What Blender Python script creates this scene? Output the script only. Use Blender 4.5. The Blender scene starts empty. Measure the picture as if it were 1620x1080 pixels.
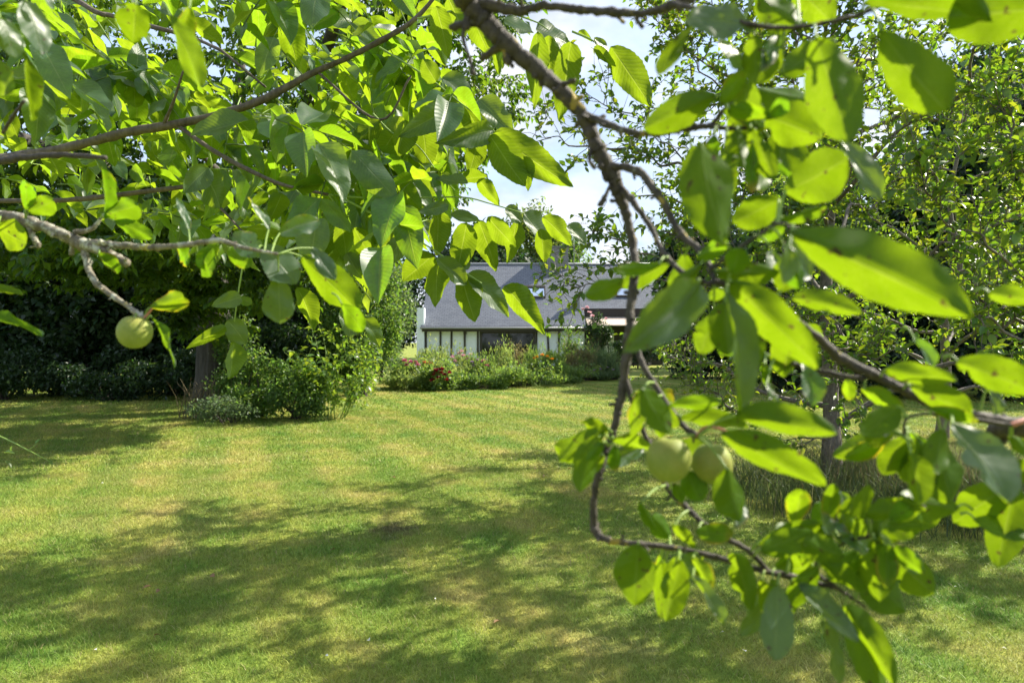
import bpy, math, random
import numpy as np
from mathutils import Vector
R = math.radians
random.seed(7); RNG = np.random.default_rng(11)
S = bpy.context.scene; COL = S.collection

# ------------------------------------------------------------------ camera, sky, sun, exposure
EYE = np.array((0, 0, 1.5)); FPX = 1080.0
cam = bpy.data.cameras.new('camera'); cob = bpy.data.objects.new('camera', cam); COL.objects.link(cob)
cob.location = EYE; cob.rotation_euler = (R(90), 0, 0)
cam.lens = 24; cam.sensor_width = 36; cam.clip_start = .02; cam.clip_end = 2000
cam.dof.use_dof = True; cam.dof.focus_distance = 2.6; cam.dof.aperture_fstop = 6.5
S.camera = cob
SUN_AZ, SUN_EL = 66, 40           # degrees right of straight ahead, above the horizon
SUN = np.array((math.sin(R(SUN_AZ)) * math.cos(R(SUN_EL)), math.cos(R(SUN_AZ)) * math.cos(R(SUN_EL)), math.sin(R(SUN_EL))))
sl = bpy.data.lights.new('sun', 'SUN'); sl.energy = 4.0; sl.angle = R(.5); sl.color = (1, .93, .78)
so = bpy.data.objects.new('sun', sl); COL.objects.link(so); so.location = (30, 15, 30)
so.rotation_euler = Vector(SUN).to_track_quat('Z', 'Y').to_euler()
W = bpy.data.worlds.new('World'); S.world = W; W.use_nodes = True
nt = W.node_tree; nt.nodes.clear(); nn = nt.nodes.new; lk = nt.links.new
sky = nn('ShaderNodeTexSky'); sky.sky_type = 'NISHITA'; sky.sun_disc = False
sky.sun_elevation = R(SUN_EL); sky.sun_rotation = R(SUN_AZ); sky.air_density = 1.0; sky.dust_density = .6
tc = nn('ShaderNodeTexCoord'); sep = nn('ShaderNodeSeparateXYZ'); lk(tc.outputs['Generated'], sep.inputs[0])
mz = nn('ShaderNodeMath'); mz.operation = 'ADD'; mz.inputs[1].default_value = .35; lk(sep.outputs[2], mz.inputs[0])
dv = nn('ShaderNodeVectorMath'); dv.operation = 'DIVIDE'; lk(tc.outputs['Generated'], dv.inputs[0])
cb = nn('ShaderNodeCombineXYZ')
for i in range(3): lk(mz.outputs[0], cb.inputs[i])
lk(cb.outputs[0], dv.inputs[1])
nz = nn('ShaderNodeTexNoise'); nz.inputs['Scale'].default_value = 2.6; nz.inputs['Detail'].default_value = 9; nz.inputs['Roughness'].default_value = .58
lk(dv.outputs[0], nz.inputs['Vector'])
cr = nn('ShaderNodeValToRGB'); cr.color_ramp.elements[0].position = .36; cr.color_ramp.elements[1].position = .64
lk(nz.outputs['Fac'], cr.inputs[0])
n2 = nn('ShaderNodeTexNoise'); n2.inputs['Scale'].default_value = 5; n2.inputs['Detail'].default_value = 6; lk(dv.outputs[0], n2.inputs['Vector'])
cc = nn('ShaderNodeValToRGB'); cc.color_ramp.elements[0].position = .38; cc.color_ramp.elements[0].color = (1.65, 1.92, 2.4, 1)
cc.color_ramp.elements[1].position = .60; cc.color_ramp.elements[1].color = (3.0, 3.1, 3.3, 1); lk(n2.outputs['Fac'], cc.inputs[0])
hz = nn('ShaderNodeMix'); hz.data_type = 'RGBA'; hz.inputs[0].default_value = .7; hz.inputs[7].default_value = (1.85, 2.35, 3.2, 1)
lk(sky.outputs[0], hz.inputs[6])
mx = nn('ShaderNodeMix'); mx.data_type = 'RGBA'; lk(cr.outputs[0], mx.inputs[0]); lk(hz.outputs[2], mx.inputs[6]); lk(cc.outputs[0], mx.inputs[7])
bg = nn('ShaderNodeBackground'); bg.inputs[1].default_value = .122; lk(mx.outputs[2], bg.inputs[0])
wo = nn('ShaderNodeOutputWorld'); lk(bg.outputs[0], wo.inputs[0])
S.view_settings.view_transform = 'Standard'; S.view_settings.look = 'None'; S.view_settings.exposure = 1.62; S.view_settings.gamma = 1
S.cycles.max_bounces = 10; S.cycles.diffuse_bounces = 5; S.cycles.transmission_bounces = 6; S.cycles.sample_clamp_indirect = 8
S.cycles.use_denoising = True

# ------------------------------------------------------------------ helpers
def P(px, py, d):                       # a point seen at photo pixel (px, py), d metres ahead
    return np.array(((px - 810) / FPX * d, d, 1.5 - (py - 540) / FPX * d))
def unit(v):
    v = np.asarray(v, float); n = np.linalg.norm(v, axis=-1, keepdims=True); return v / np.maximum(n, 1e-9)
def tag(o, label=None, cat=None, group=None, kind=None):
    if label: o['label'] = label
    if cat: o['category'] = cat
    if group: o['group'] = group
    if kind: o['kind'] = kind
    return o
def thing(name, loc, label, cat, group=None):
    o = bpy.data.objects.new(name, None); COL.objects.link(o); o.location = [float(v) for v in loc]; o.empty_display_size = .1
    return tag(o, label, cat, group)
class MB:                               # collects pieces, builds ONE mesh object
    def __init__(s): s.V = []; s.F = []; s.U = []; s.n = 0
    def add(s, V, F, U=None):
        V = np.asarray(V, float).reshape(-1, 3); F = np.asarray(F, int).reshape(-1, 4)
        s.V.append(V); s.F.append(F + s.n); s.n += len(V)
        s.U.append(np.zeros((len(V), 2)) if U is None else np.asarray(U, float)); return s
    def box(s, a, b):
        x0, y0, z0 = a; x1, y1, z1 = b
        V = [(x0,y0,z0),(x1,y0,z0),(x1,y1,z0),(x0,y1,z0),(x0,y0,z1),(x1,y0,z1),(x1,y1,z1),(x0,y1,z1)]
        return s.add(V, [(0,3,2,1),(4,5,6,7),(0,1,5,4),(1,2,6,5),(2,3,7,6),(3,0,4,7)])
    def tube(s, pts, rad, sides=8, sub=4, rough=0.0):
        P0 = np.asarray(pts, float); r0 = np.asarray(rad, float); n = len(P0)
        if r0.ndim == 0: r0 = np.full(n, float(r0))
        if sub > 1 and n > 2:           # Catmull-Rom
            E = np.vstack([2*P0[0]-P0[1], P0, 2*P0[-1]-P0[-2]]); out = []; rr = []
            for i in range(n-1):
                a, b, c, d = E[i], E[i+1], E[i+2], E[i+3]
                for k in range(sub):
                    t = k/sub; out.append(.5*((2*b)+(c-a)*t+(2*a-5*b+4*c-d)*t*t+(3*b-a-3*c+d)*t**3)); rr.append(r0[i]*(1-t)+r0[i+1]*t)
            out.append(P0[-1]); rr.append(r0[-1]); P0 = np.array(out); r0 = np.array(rr); n = len(P0)
        T = unit(np.gradient(P0, axis=0)); ref = np.array((.31, .52, .79)); V = []
        a = np.arange(sides)*2*np.pi/sides
        for i in range(n):
            u = unit(np.cross(T[i], ref)); v = np.cross(T[i], u)
            q = r0[i]*(1+(rough*RNG.normal(size=sides) if rough else 0))
            V.append(P0[i]+(np.cos(a)*q)[:,None]*u+(np.sin(a)*q)[:,None]*v)
        V = np.vstack(V); F = []
        for i in range(n-1):
            for k in range(sides):
                F.append((i*sides+k, i*sides+(k+1)%sides, (i+1)*sides+(k+1)%sides, (i+1)*sides+k))
        V = np.vstack([V, P0[-1]+T[-1]*r0[-1]*.5]); e = (n-1)*sides; c = len(V)-1
        for k in range(0, sides, 2): F.append((e+k, e+(k+1)%sides, e+(k+2)%sides, c))
        return s.add(V, F)
    def sphere(s, c, r, seg=20, ring=12, shape=None):
        V = []; F = []
        for i in range(ring+1):
            th = np.pi*i/ring
            for k in range(seg):
                ph = 2*np.pi*k/seg; p = np.array((math.sin(th)*math.cos(ph), math.sin(th)*math.sin(ph), math.cos(th)))
                V.append(np.array(c)+p*np.array(r)*(shape(th, ph) if shape else 1))
        for i in range(ring):
            for k in range(seg): F.append((i*seg+k, (i+1)*seg+k, (i+1)*seg+(k+1)%seg, i*seg+(k+1)%seg))
        return s.add(V, F)
    def build(s, name, mat, parent=None, smooth=True):
        V = np.vstack(s.V); F = np.vstack(s.F); U = np.vstack(s.U)
        if parent is not None: V = V - np.array(parent.location)
        me = bpy.data.meshes.new(name); me.vertices.add(len(V)); me.vertices.foreach_set('co', V.astype(np.float32).ravel())
        me.loops.add(F.size); me.loops.foreach_set('vertex_index', F.astype(np.int32).ravel())
        me.polygons.add(len(F)); me.polygons.foreach_set('loop_start', np.arange(0, F.size, 4, dtype=np.int32))
        me.polygons.foreach_set('use_smooth', np.full(len(F), bool(smooth)))
        uv = me.uv_layers.new(name='UVMap'); uv.data.foreach_set('uv', U[F.ravel()].astype(np.float32).ravel())
        me.update(calc_edges=True); me.validate(); me.materials.append(mat)
        o = bpy.data.objects.new(name, me); COL.objects.link(o)
        if parent is not None: o.parent = parent
        return o
# leaf templates: y along the leaf 0..1, x across -.5..+.5, z the upper side
def leaf_template(rows, cols, prof, fold=.12, droop=.18, wave=.0, twist=0., serr=0., side=0.):
    V = []; U = []; F = []
    for i in range(rows+1):
        y = i/rows; w = prof(y)
        for k in range(cols+1):
            u = k/cols; x = (u-.5)*w*(1+serr*((i+k) % 2-.5)*(abs(u-.5) > .49))
            z = fold*abs(x)*2 - droop*y*y + wave*math.sin(y*9+u*5)*abs(u-.5)*2*w
            a = twist*y; V.append((x*math.cos(a)-z*math.sin(a)+side*y*y, y, x*math.sin(a)+z*math.cos(a))); U.append((u, y))
    for i in range(rows):
        for k in range(cols): F.append((i*(cols+1)+k, i*(cols+1)+k+1, (i+1)*(cols+1)+k+1, (i+1)*(cols+1)+k))
    return np.array(V, float), np.array(F), np.array(U, float)
def prof_walnut(y): return max(.015, (math.sin(math.pi*min(1, y**.82))**.62)*(1-.25*y)*1.02*(1 if y < .9 else .8))
def prof_plum(y): return max(.02, (math.sin(math.pi*min(1, y**1.12))**.58)*1.0)
def prof_apple(y): return max(.03, (math.sin(math.pi*min(1, y**.85))**.7))
T_WAL = [leaf_template(12, 6, prof_walnut, f, d, w, t, .0, s) for f, d, w, t, s in ((.16,.16,.04,.2,.05),(.05,.3,.06,-.25,-.08),(.22,.08,.03,.1,.03),(.10,.22,.08,.35,.1),(-.05,.12,.06,-.15,-.05),(.14,-.06,.05,.3,.0))]
T_PLM = [leaf_template(18, 6, prof_plum, f, d, w, t, .05, s) for f, d, w, t, s in ((.10,.10,.05,.15,.06),(.20,.2,.08,-.25,-.1),(.04,.15,.06,.3,.12),(.25,.05,.05,-.1,-.05),(.0,.24,.1,.2,.0))]
T_APP = [leaf_template(3, 2, prof_apple, f, d, .0, t) for f, d, t in ((.2,.2,.2),(.1,.35,-.3),(.3,.1,.1),(.15,.25,.4))]
T_FAR = [leaf_template(2, 2, prof_apple, .2, .2, 0, 0)]
T_DIA = [(np.array(((0,0,0),(.5,.45,.06),(0,1,-.12),(-.5,.45,.06)), float), np.array(((0,1,2,3),)), np.array(((.5,0),(1,.45),(.5,1),(0,.45)), float))]
def scatter(mb, temps, pos, t, n, L, Wd):
    pos = np.asarray(pos, float).reshape(-1, 3); k = len(pos)
    if not k: return
    t = unit(np.asarray(t, float).reshape(-1, 3)); n = np.asarray(n, float).reshape(-1, 3)
    n = unit(n-(n*t).sum(1, keepdims=True)*t); s = np.cross(t, n)
    L = np.broadcast_to(np.asarray(L, float), (k,)); Wd = np.broadcast_to(np.asarray(Wd, float), (k,))
    pick = RNG.integers(0, len(temps), k)
    for j, (V, F, U) in enumerate(temps):
        m = np.where(pick == j)[0]
        if not len(m): continue
        v = (V[None,:,0,None]*Wd[m,None,None]*s[m,None,:] + V[None,:,1,None]*L[m,None,None]*t[m,None,:] + V[None,:,2,None]*L[m,None,None]*n[m,None,:]) + pos[m,None,:]
        f = F[None]+(np.arange(len(m))*len(V))[:,None,None]
        mb.add(v.reshape(-1,3), f.reshape(-1,4), np.tile(U, (len(m),1)))

# ------------------------------------------------------------------ materials
def new_mat(name):
    m = bpy.data.materials.new(name); m.use_nodes = True; t = m.node_tree; t.nodes.clear()
    return m, t.nodes.new, t.links.new
def math_node(N, K, op, a, b=None, c=None):
    q = N('ShaderNodeMath'); q.operation = op
    for i, v in enumerate((a, b, c)):
        if v is None: continue
        if isinstance(v, (int, float)): q.inputs[i].default_value = v
        else: K(v, q.inputs[i])
    return q.outputs[0]
def mixc(N, K, f, a, b):
    q = N('ShaderNodeMix'); q.data_type = 'RGBA'
    for i, v in ((0, f), (6, a), (7, b)):
        if isinstance(v, (int, float)): q.inputs[i].default_value = v
        elif isinstance(v, tuple): q.inputs[i].default_value = (*v, 1) if len(v) == 3 else v
        else: K(v, q.inputs[i])
    return q.outputs[2]
def ramp(N, K, src, stops):
    q = N('ShaderNodeValToRGB'); e = q.color_ramp.elements
    while len(e) < len(stops): e.new(.5)
    for el, (p, c) in zip(e, stops): el.position = p; el.color = (*c, 1) if len(c) == 3 else c
    K(src, q.inputs[0]); return q.outputs[0]
def noise(N, K, vec, scale, detail=4, rough=.5):
    q = N('ShaderNodeTexNoise'); q.inputs['Scale'].default_value = scale; q.inputs['Detail'].default_value = detail; q.inputs['Roughness'].default_value = rough
    if vec is not None: K(vec, q.inputs['Vector'])
    return q.outputs['Fac']
def leaf_mat(name, top, back, trans, tw=.5, rough=.38, veins=0, vstr=.5, young=None, spots=0, spec=.5, vary=.35, vmix=.75):
    m, N, K = new_mat(name)
    g = N('ShaderNodeNewGeometry'); rnd = g.outputs['Random Per Island']
    hs = N('ShaderNodeHueSaturation'); hs.inputs['Color'].default_value = (*top, 1)
    val = math_node(N, K, 'MULTIPLY_ADD', rnd, 2*vary, 1-vary); K(val, hs.inputs['Value'])
    r2 = math_node(N, K, 'FRACT', math_node(N, K, 'MULTIPLY', rnd, 17.3)); r3 = math_node(N, K, 'FRACT', math_node(N, K, 'MULTIPLY', rnd, 57.1))
    K(math_node(N, K, 'MULTIPLY_ADD', r2, .05, .475), hs.inputs['Hue'])
    topc = hs.outputs[0]
    ht = N('ShaderNodeHueSaturation'); ht.inputs['Color'].default_value = (*trans, 1); K(math_node(N, K, 'MULTIPLY_ADD', r3, .05, .48), ht.inputs['Hue']); K(math_node(N, K, 'MULTIPLY_ADD', r2, 2*vary, 1-vary), ht.inputs['Value'])
    tr = ht.outputs[0]
    if young:
        tr = mixc(N, K, math_node(N, K, 'GREATER_THAN', r3, .90), tr, young)
    col = mixc(N, K, g.outputs['Backfacing'], topc, back)
    pr = N('ShaderNodeBsdfPrincipled'); pr.inputs['Roughness'].default_value = rough; K(math_node(N, K, 'MULTIPLY_ADD', g.outputs['Backfacing'], -.75*spec, spec), pr.inputs['Specular IOR Level'])
    tl = N('ShaderNodeBsdfTranslucent')
    if veins:
        uv = N('ShaderNodeTexCoord'); sp = N('ShaderNodeSeparateXYZ'); K(uv.outputs['UV'], sp.inputs[0])
        a = math_node(N, K, 'ABSOLUTE', math_node(N, K, 'MULTIPLY_ADD', sp.outputs[0], 2, -1))
        ph = math_node(N, K, 'SUBTRACT', math_node(N, K, 'MULTIPLY', sp.outputs[1], veins), math_node(N, K, 'MULTIPLY', math_node(N, K, 'POWER', a, .8), veins*.2))
        fr = math_node(N, K, 'ABSOLUTE', math_node(N, K, 'MULTIPLY_ADD', math_node(N, K, 'FRACT', ph), 2, -1))
        vn = N('ShaderNodeMapRange'); vn.inputs[1].default_value = .80; vn.inputs[2].default_value = .98; K(fr, vn.inputs[0])
        md = N('ShaderNodeMapRange'); md.inputs[1].default_value = .06; md.inputs[2].default_value = .02; K(a, md.inputs[0])
        mk = math_node(N, K, 'MAXIMUM', math_node(N, K, 'MULTIPLY', vn.outputs[0], vstr), md.outputs[0])
        tr = mixc(N, K, math_node(N, K, 'MULTIPLY', mk, vmix), tr, (.50, .60, .08))
        col = mixc(N, K, math_node(N, K, 'MULTIPLY', mk, .5*vmix), col, (.22, .28, .11))
        vo = N('ShaderNodeTexVoronoi'); vo.feature = 'DISTANCE_TO_EDGE'; vo.inputs['Scale'].default_value = 420; K(uv.outputs['Object'], vo.inputs['Vector'])
        ve = N('ShaderNodeMapRange'); ve.inputs[1].default_value = .16; ve.inputs[2].default_value = .03; K(vo.outputs[0], ve.inputs[0])
        tr = mixc(N, K, math_node(N, K, 'MULTIPLY', ve.outputs[0], .22), tr, (.45, .56, .06))
        no = ramp(N, K, noise(N, K, uv.outputs['Object'], 45, 5, .65), [(.35, (0,0,0)), (.7, (1,1,1))])
        tr = mixc(N, K, math_node(N, K, 'MULTIPLY', no, .75), tr, tuple(.62*c for c in trans))
        h = math_node(N, K, 'ADD', math_node(N, K, 'MULTIPLY', fr, -.9*vstr), math_node(N, K, 'MULTIPLY', md.outputs[0], -1.2))
        bp = N('ShaderNodeBump'); bp.inputs['Strength'].default_value = .35; bp.inputs['Distance'].default_value = .0012; K(h, bp.inputs['Height'])
        K(bp.outputs[0], pr.inputs['Normal']); K(bp.outputs[0], tl.inputs['Normal'])
        if spots:
            edge = N('ShaderNodeMapRange'); edge.inputs[1].default_value = .72; edge.inputs[2].default_value = 1.0; K(math_node(N, K, 'MAXIMUM', a, math_node(N, K, 'MULTIPLY', sp.outputs[1], .98)), edge.inputs[0])
            ns = N('ShaderNodeMapRange'); ns.inputs[1].default_value = .5; ns.inputs[2].default_value = .66; K(noise(N, K, uv.outputs['Object'], 28, 5), ns.inputs[0])
            es = math_node(N, K, 'MULTIPLY', math_node(N, K, 'MULTIPLY', edge.outputs[0], ns.outputs[0]), math_node(N, K, 'GREATER_THAN', r2, .45))
            tr = mixc(N, K, es, tr, (.62, .42, .02)); col = mixc(N, K, es, col, (.24, .15, .03))
            ds = N('ShaderNodeMapRange'); ds.inputs[1].default_value = .70; ds.inputs[2].default_value = .74; K(noise(N, K, uv.outputs['Object'], 160, 1), ds.inputs[0])
            tr = mixc(N, K, ds.outputs[0], tr, (.12, .1, .02)); col = mixc(N, K, ds.outputs[0], col, (.05, .035, .015))
    K(col, pr.inputs['Base Color']); K(tr, tl.inputs['Color'])
    ms = N('ShaderNodeMixShader'); ms.inputs[0].default_value = tw; K(pr.outputs[0], ms.inputs[1]); K(tl.outputs[0], ms.inputs[2])
    o = N('ShaderNodeOutputMaterial'); K(ms.outputs[0], o.inputs[0]); return m
def plain(name, c, rough=.7, bump=0, scale=30, c2=None, metal=0, spec=.4, nscale=None, sharp=(.35,.65)):
    m, N, K = new_mat(name); pr = N('ShaderNodeBsdfPrincipled'); tc = N('ShaderNodeTexCoord')
    f = noise(N, K, tc.outputs['Object'], nscale or scale, 6, .6)
    if c2: K(ramp(N, K, f, [(sharp[0], c), (sharp[1], c2)]), pr.inputs['Base Color'])
    else: pr.inputs['Base Color'].default_value = (*c, 1)
    pr.inputs['Roughness'].default_value = rough; pr.inputs['Metallic'].default_value = metal; pr.inputs['Specular IOR Level'].default_value = spec
    if bump:
        b = N('ShaderNodeBump'); b.inputs['Strength'].default_value = bump; b.inputs['Distance'].default_value = .01; K(noise(N, K, tc.outputs['Object'], scale, 5), b.inputs['Height']); K(b.outputs[0], pr.inputs['Normal'])
    o = N('ShaderNodeOutputMaterial'); K(pr.outputs[0], o.inputs[0]); return m
def bark_mat(name, dark, light, lichen, lich_amt, scale, zs=.25, bump=.6, dist=.01, yellow=None):
    m, N, K = new_mat(name); pr = N('ShaderNodeBsdfPrincipled'); tc = N('ShaderNodeTexCoord'); mp = N('ShaderNodeMapping'); mp.inputs['Scale'].default_value = (1, 1, zs); K(tc.outputs['Object'], mp.inputs[0])
    f = noise(N, K, mp.outputs[0], scale, 7, .65); c = ramp(N, K, f, [(.32, dark), (.68, light)])
    l = N('ShaderNodeMapRange'); l.inputs[1].default_value = 1-lich_amt; l.inputs[2].default_value = 1-lich_amt+.08; K(noise(N, K, tc.outputs['Object'], scale*.6, 5, .7), l.inputs[0]); c = mixc(N, K, l.outputs[0], c, lichen)
    if yellow:
        l2 = N('ShaderNodeMapRange'); l2.inputs[1].default_value = .62; l2.inputs[2].default_value = .66; K(noise(N, K, tc.outputs['Object'], scale*.35, 4, .6), l2.inputs[0]); c = mixc(N, K, l2.outputs[0], c, yellow)
    K(c, pr.inputs['Base Color']); pr.inputs['Roughness'].default_value = .75
    b = N('ShaderNodeBump'); b.inputs['Strength'].default_value = bump; b.inputs['Distance'].default_value = dist; K(f, b.inputs['Height']); K(b.outputs[0], pr.inputs['Normal'])
    o = N('ShaderNodeOutputMaterial'); K(pr.outputs[0], o.inputs[0]); return m
M = {}
M['walnut_leaf'] = leaf_mat('walnut_leaf', (.036,.075,.046), (.06,.12,.010), (.33,.50,.008), .54, .42, veins=15, vstr=.55, vary=.22)
M['walnut_crown'] = leaf_mat('walnut_crown', (.035,.08,.03), (.06,.11,.02), (.19,.31,.012), .42, .42)
M['plum_leaf'] = leaf_mat('plum_leaf', (.028,.060,.044), (.05,.11,.006), (.30,.49,.004), .5, .40, veins=8, vstr=.16, vmix=.35, spots=1, spec=.6, vary=.27)
M['apple_leaf'] = leaf_mat('apple_leaf', (.055,.115,.03), (.10,.16,.06), (.26,.40,.014), .45, .38, young=(.42,.48,.02))
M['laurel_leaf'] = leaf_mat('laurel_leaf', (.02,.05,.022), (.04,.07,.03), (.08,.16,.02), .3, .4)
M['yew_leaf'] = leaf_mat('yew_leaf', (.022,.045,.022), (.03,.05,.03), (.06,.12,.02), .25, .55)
M['poplar_leaf'] = leaf_mat('poplar_leaf', (.08,.12,.03), (.09,.13,.04), (.3,.4,.05), .4, .5)
M['shrub_leaf'] = leaf_mat('shrub_leaf', (.06,.12,.035), (.08,.14,.05), (.28,.44,.05), .42, .42)
M['sapling_leaf'] = leaf_mat('sapling_leaf', (.08,.15,.05), (.10,.17,.05), (.34,.48,.03), .45, .35)
M['grey_shrub_leaf'] = leaf_mat('grey_shrub_leaf', (.09,.14,.07), (.11,.15,.09), (.26,.38,.10), .4, .5)
M['bed_leaf'] = leaf_mat('bed_leaf', (.11,.18,.05), (.10,.16,.06), (.32,.46,.06), .42, .5)
M['bed_leaf_pale'] = leaf_mat('bed_leaf_pale', (.15,.21,.06), (.14,.2,.08), (.42,.52,.10), .42, .5)
M['bronze_leaf'] = leaf_mat('bronze_leaf', (.13,.10,.05), (.13,.11,.06), (.34,.3,.1), .4, .6)
M['walnut_bark'] = bark_mat('walnut_bark', (.05,.037,.026), (.15,.12,.09), (.24,.25,.2), .32, 60, .3, .6, .004)
M['walnut_trunk'] = bark_mat('walnut_trunk', (.025,.021,.017), (.085,.075,.06), (.13,.14,.10), .36, 9, .22, .9, .05)
M['plum_bark'] = bark_mat('plum_bark', (.018,.014,.010), (.085,.068,.052), (.24,.24,.19), .36, 130, .6, 1.0, .003, yellow=(.30,.22,.03))
M['lichen_bark'] = bark_mat('lichen_bark', (.07,.055,.035), (.24,.21,.15), (.42,.42,.33), .50, 120, .6, .9, .003, yellow=(.36,.30,.07))
M['apple_bark'] = bark_mat('apple_bark', (.06,.048,.04), (.20,.17,.145), (.30,.31,.27), .38, 40, .5, .6, .008)
M['dark_bark'] = bark_mat('dark_bark', (.02,.016,.012), (.07,.055,.04), (.1,.1,.08), .3, 12, .3, .8, .03)
M['green_stem'] = plain('green_stem', (.20,.30,.06), .5)
M['red_stem'] = plain('red_stem', (.42,.16,.10), .5)
# ------------------------------------------------------------------ lawn
def lawn_colour(N, K, vec):
    big = noise(N, K, vec, .42, 6, .66); mid = noise(N, K, vec, 1.7, 6, .66)
    c = ramp(N, K, big, [(.36, (.145,.24,.038)), (.50, (.255,.30,.055)), (.64, (.37,.33,.11))])
    c2 = ramp(N, K, mid, [(.36, (.14,.235,.038)), (.51, (.255,.295,.055)), (.66, (.39,.34,.125))])
    c = mixc(N, K, .45, c, c2)
    wv = N('ShaderNodeTexWave'); wv.inputs['Scale'].default_value = .32; wv.inputs['Distortion'].default_value = 2.2; wv.inputs['Detail'].default_value = 2; wv.inputs['Detail Scale'].default_value = .6
    mp = N('ShaderNodeMapping'); mp.inputs['Rotation'].default_value = (0, 0, R(-24)); K(vec, mp.inputs[0]); K(mp.outputs[0], wv.inputs['Vector'])
    q = N('ShaderNodeMixRGB'); q.blend_type = 'MULTIPLY'; q.inputs[0].default_value = 1; K(c, q.inputs[1]); K(ramp(N, K, wv.outputs['Fac'], [(.3, (.80,.90,.80)), (.7, (1.08,1.04,1.05))]), q.inputs[2]); c = q.outputs[0]
    # worn bare patch
    ds = N('ShaderNodeVectorMath'); ds.operation = 'DISTANCE'; K(vec, ds.inputs[0]); ds.inputs[1].default_value = (-.95, 5.4, 0)
    nd = math_node(N, K, 'ADD', ds.outputs['Value'], math_node(N, K, 'MULTIPLY', noise(N, K, vec, 7, 4), .5)); bp_ = N('ShaderNodeMapRange'); bp_.inputs[1].default_value = .52; bp_.inputs[2].default_value = .34; K(nd, bp_.inputs[0])
    return mixc(N, K, math_node(N, K, 'MULTIPLY', bp_.outputs[0], .8), c, (.10,.075,.045))
m, N, K = new_mat('lawn'); g = N('ShaderNodeNewGeometry'); pr = N('ShaderNodeBsdfPrincipled'); pr.inputs['Roughness'].default_value = .9; pr.inputs['Specular IOR Level'].default_value = .15
c = lawn_colour(N, K, g.outputs['Position']); fine = noise(N, K, g.outputs['Position'], 60, 4, .7); fine2 = noise(N, K, g.outputs['Position'], 9, 5, .7)
sc = N('ShaderNodeMixRGB'); sc.blend_type = 'MULTIPLY'; sc.inputs[0].default_value = 1; K(c, sc.inputs[1]); K(ramp(N, K, fine, [(.3, (.62,.62,.6)), (.7, (1.15,1.15,1.1))]), sc.inputs[2])
sc2 = N('ShaderNodeMixRGB'); sc2.blend_type = 'MULTIPLY'; sc2.inputs[0].default_value = 1; K(sc.outputs[0], sc2.inputs[1]); K(ramp(N, K, fine2, [(.3, (.7,.72,.7)), (.7, (1.15,1.12,1.1))]), sc2.inputs[2])
K(sc2.outputs[0], pr.inputs['Base Color'])
b = N('ShaderNodeBump'); b.inputs['Strength'].default_value = .7; b.inputs['Distance'].default_value = .02; K(math_node(N, K, 'ADD', fine, fine2), b.inputs['Height']); K(b.outputs[0], pr.inputs['Normal'])
o = N('ShaderNodeOutputMaterial'); K(pr.outputs[0], o.inputs[0]); M['lawn'] = m
m, N, K = new_mat('grass_blade'); g = N('ShaderNodeNewGeometry'); c = lawn_colour(N, K, g.outputs['Position']); rnd = g.outputs['Random Per Island']
hs = N('ShaderNodeHueSaturation'); K(c, hs.inputs['Color']); K(math_node(N, K, 'MULTIPLY_ADD', rnd, .7, .8), hs.inputs['Value']); K(math_node(N, K, 'MULTIPLY_ADD', math_node(N, K, 'FRACT', math_node(N, K, 'MULTIPLY', rnd, 31.7)), .045, .48), hs.inputs['Hue'])
c = mixc(N, K, math_node(N, K, 'GREATER_THAN', math_node(N, K, 'FRACT', math_node(N, K, 'MULTIPLY', rnd, 91.3)), .93), hs.outputs[0], (.36,.32,.14))
pr = N('ShaderNodeBsdfPrincipled'); pr.inputs['Roughness'].default_value = .5; pr.inputs['Specular IOR Level'].default_value = .3; K(c, pr.inputs['Base Color'])
tl = N('ShaderNodeBsdfTranslucent'); K(c, tl.inputs['Color']); ms = N('ShaderNodeMixShader'); ms.inputs[0].default_value = .35; K(pr.outputs[0], ms.inputs[1]); K(tl.outputs[0], ms.inputs[2])
o = N('ShaderNodeOutputMaterial'); K(ms.outputs[0], o.inputs[0]); M['grass'] = m
M['long_grass'] = leaf_mat('long_grass', (.055,.085,.03), (.07,.095,.035), (.14,.19,.05), .35, .6, vary=.45)
M['dry_grass'] = leaf_mat('dry_grass', (.17,.14,.075), (.17,.14,.08), (.2,.17,.08), .3, .7)
xs = np.concatenate([np.linspace(-400,-30,8), np.linspace(-24,24,49), np.linspace(30,400,8)]); ys = np.concatenate([np.linspace(-60,-4,8), np.linspace(-2,34,40), np.linspace(40,700,14)])
X, Y = np.meshgrid(xs, ys); Z = .03*np.sin(X*.31+.5)*np.sin(Y*.23)*np.exp(-((Y-12)/14)**2)
def ground_z(x, y): return .03*np.sin(x*.31+.5)*np.sin(y*.23)*np.exp(-((y-12)/14)**2)
F = [(j*len(xs)+i, j*len(xs)+i+1, (j+1)*len(xs)+i+1, (j+1)*len(xs)+i) for j in range(len(ys)-1) for i in range(len(xs)-1)]
mb = MB(); mb.add(np.stack([X, Y, Z], -1), F); tag(mb.build('lawn', M['lawn']), kind='structure')
def blades(mb, x, y, h, w, lean):
    n = len(x); a = RNG.uniform(0, 2*np.pi, n); l = RNG.uniform(0, 2*np.pi, n); z = ground_z(x, y)
    b0 = np.stack([x, y, z], 1); s = np.stack([np.cos(a), np.sin(a), 0*a], 1)*w[:,None]/2
    q = np.stack([np.cos(l), np.sin(l), 0*l], 1)*(lean*h)[:,None]; up = np.array((0, 0, 1.))*h[:,None]
    V = np.stack([b0-s, b0+s, b0+q*.32+up*.58-s*.7, b0+q*.32+up*.58+s*.7, b0+q+up-s*.12, b0+q+up+s*.12], 1)
    F = np.array(((0,1,3,2),(2,3,5,4)))[None]+(np.arange(n)*6)[:,None,None]; U = np.tile(np.array(((0,0),(1,0),(0,.6),(1,.6),(.5,1),(.5,1))), (n,1)); mb.add(V.reshape(-1,3), F.reshape(-1,4), U)
mb = MB()
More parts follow.
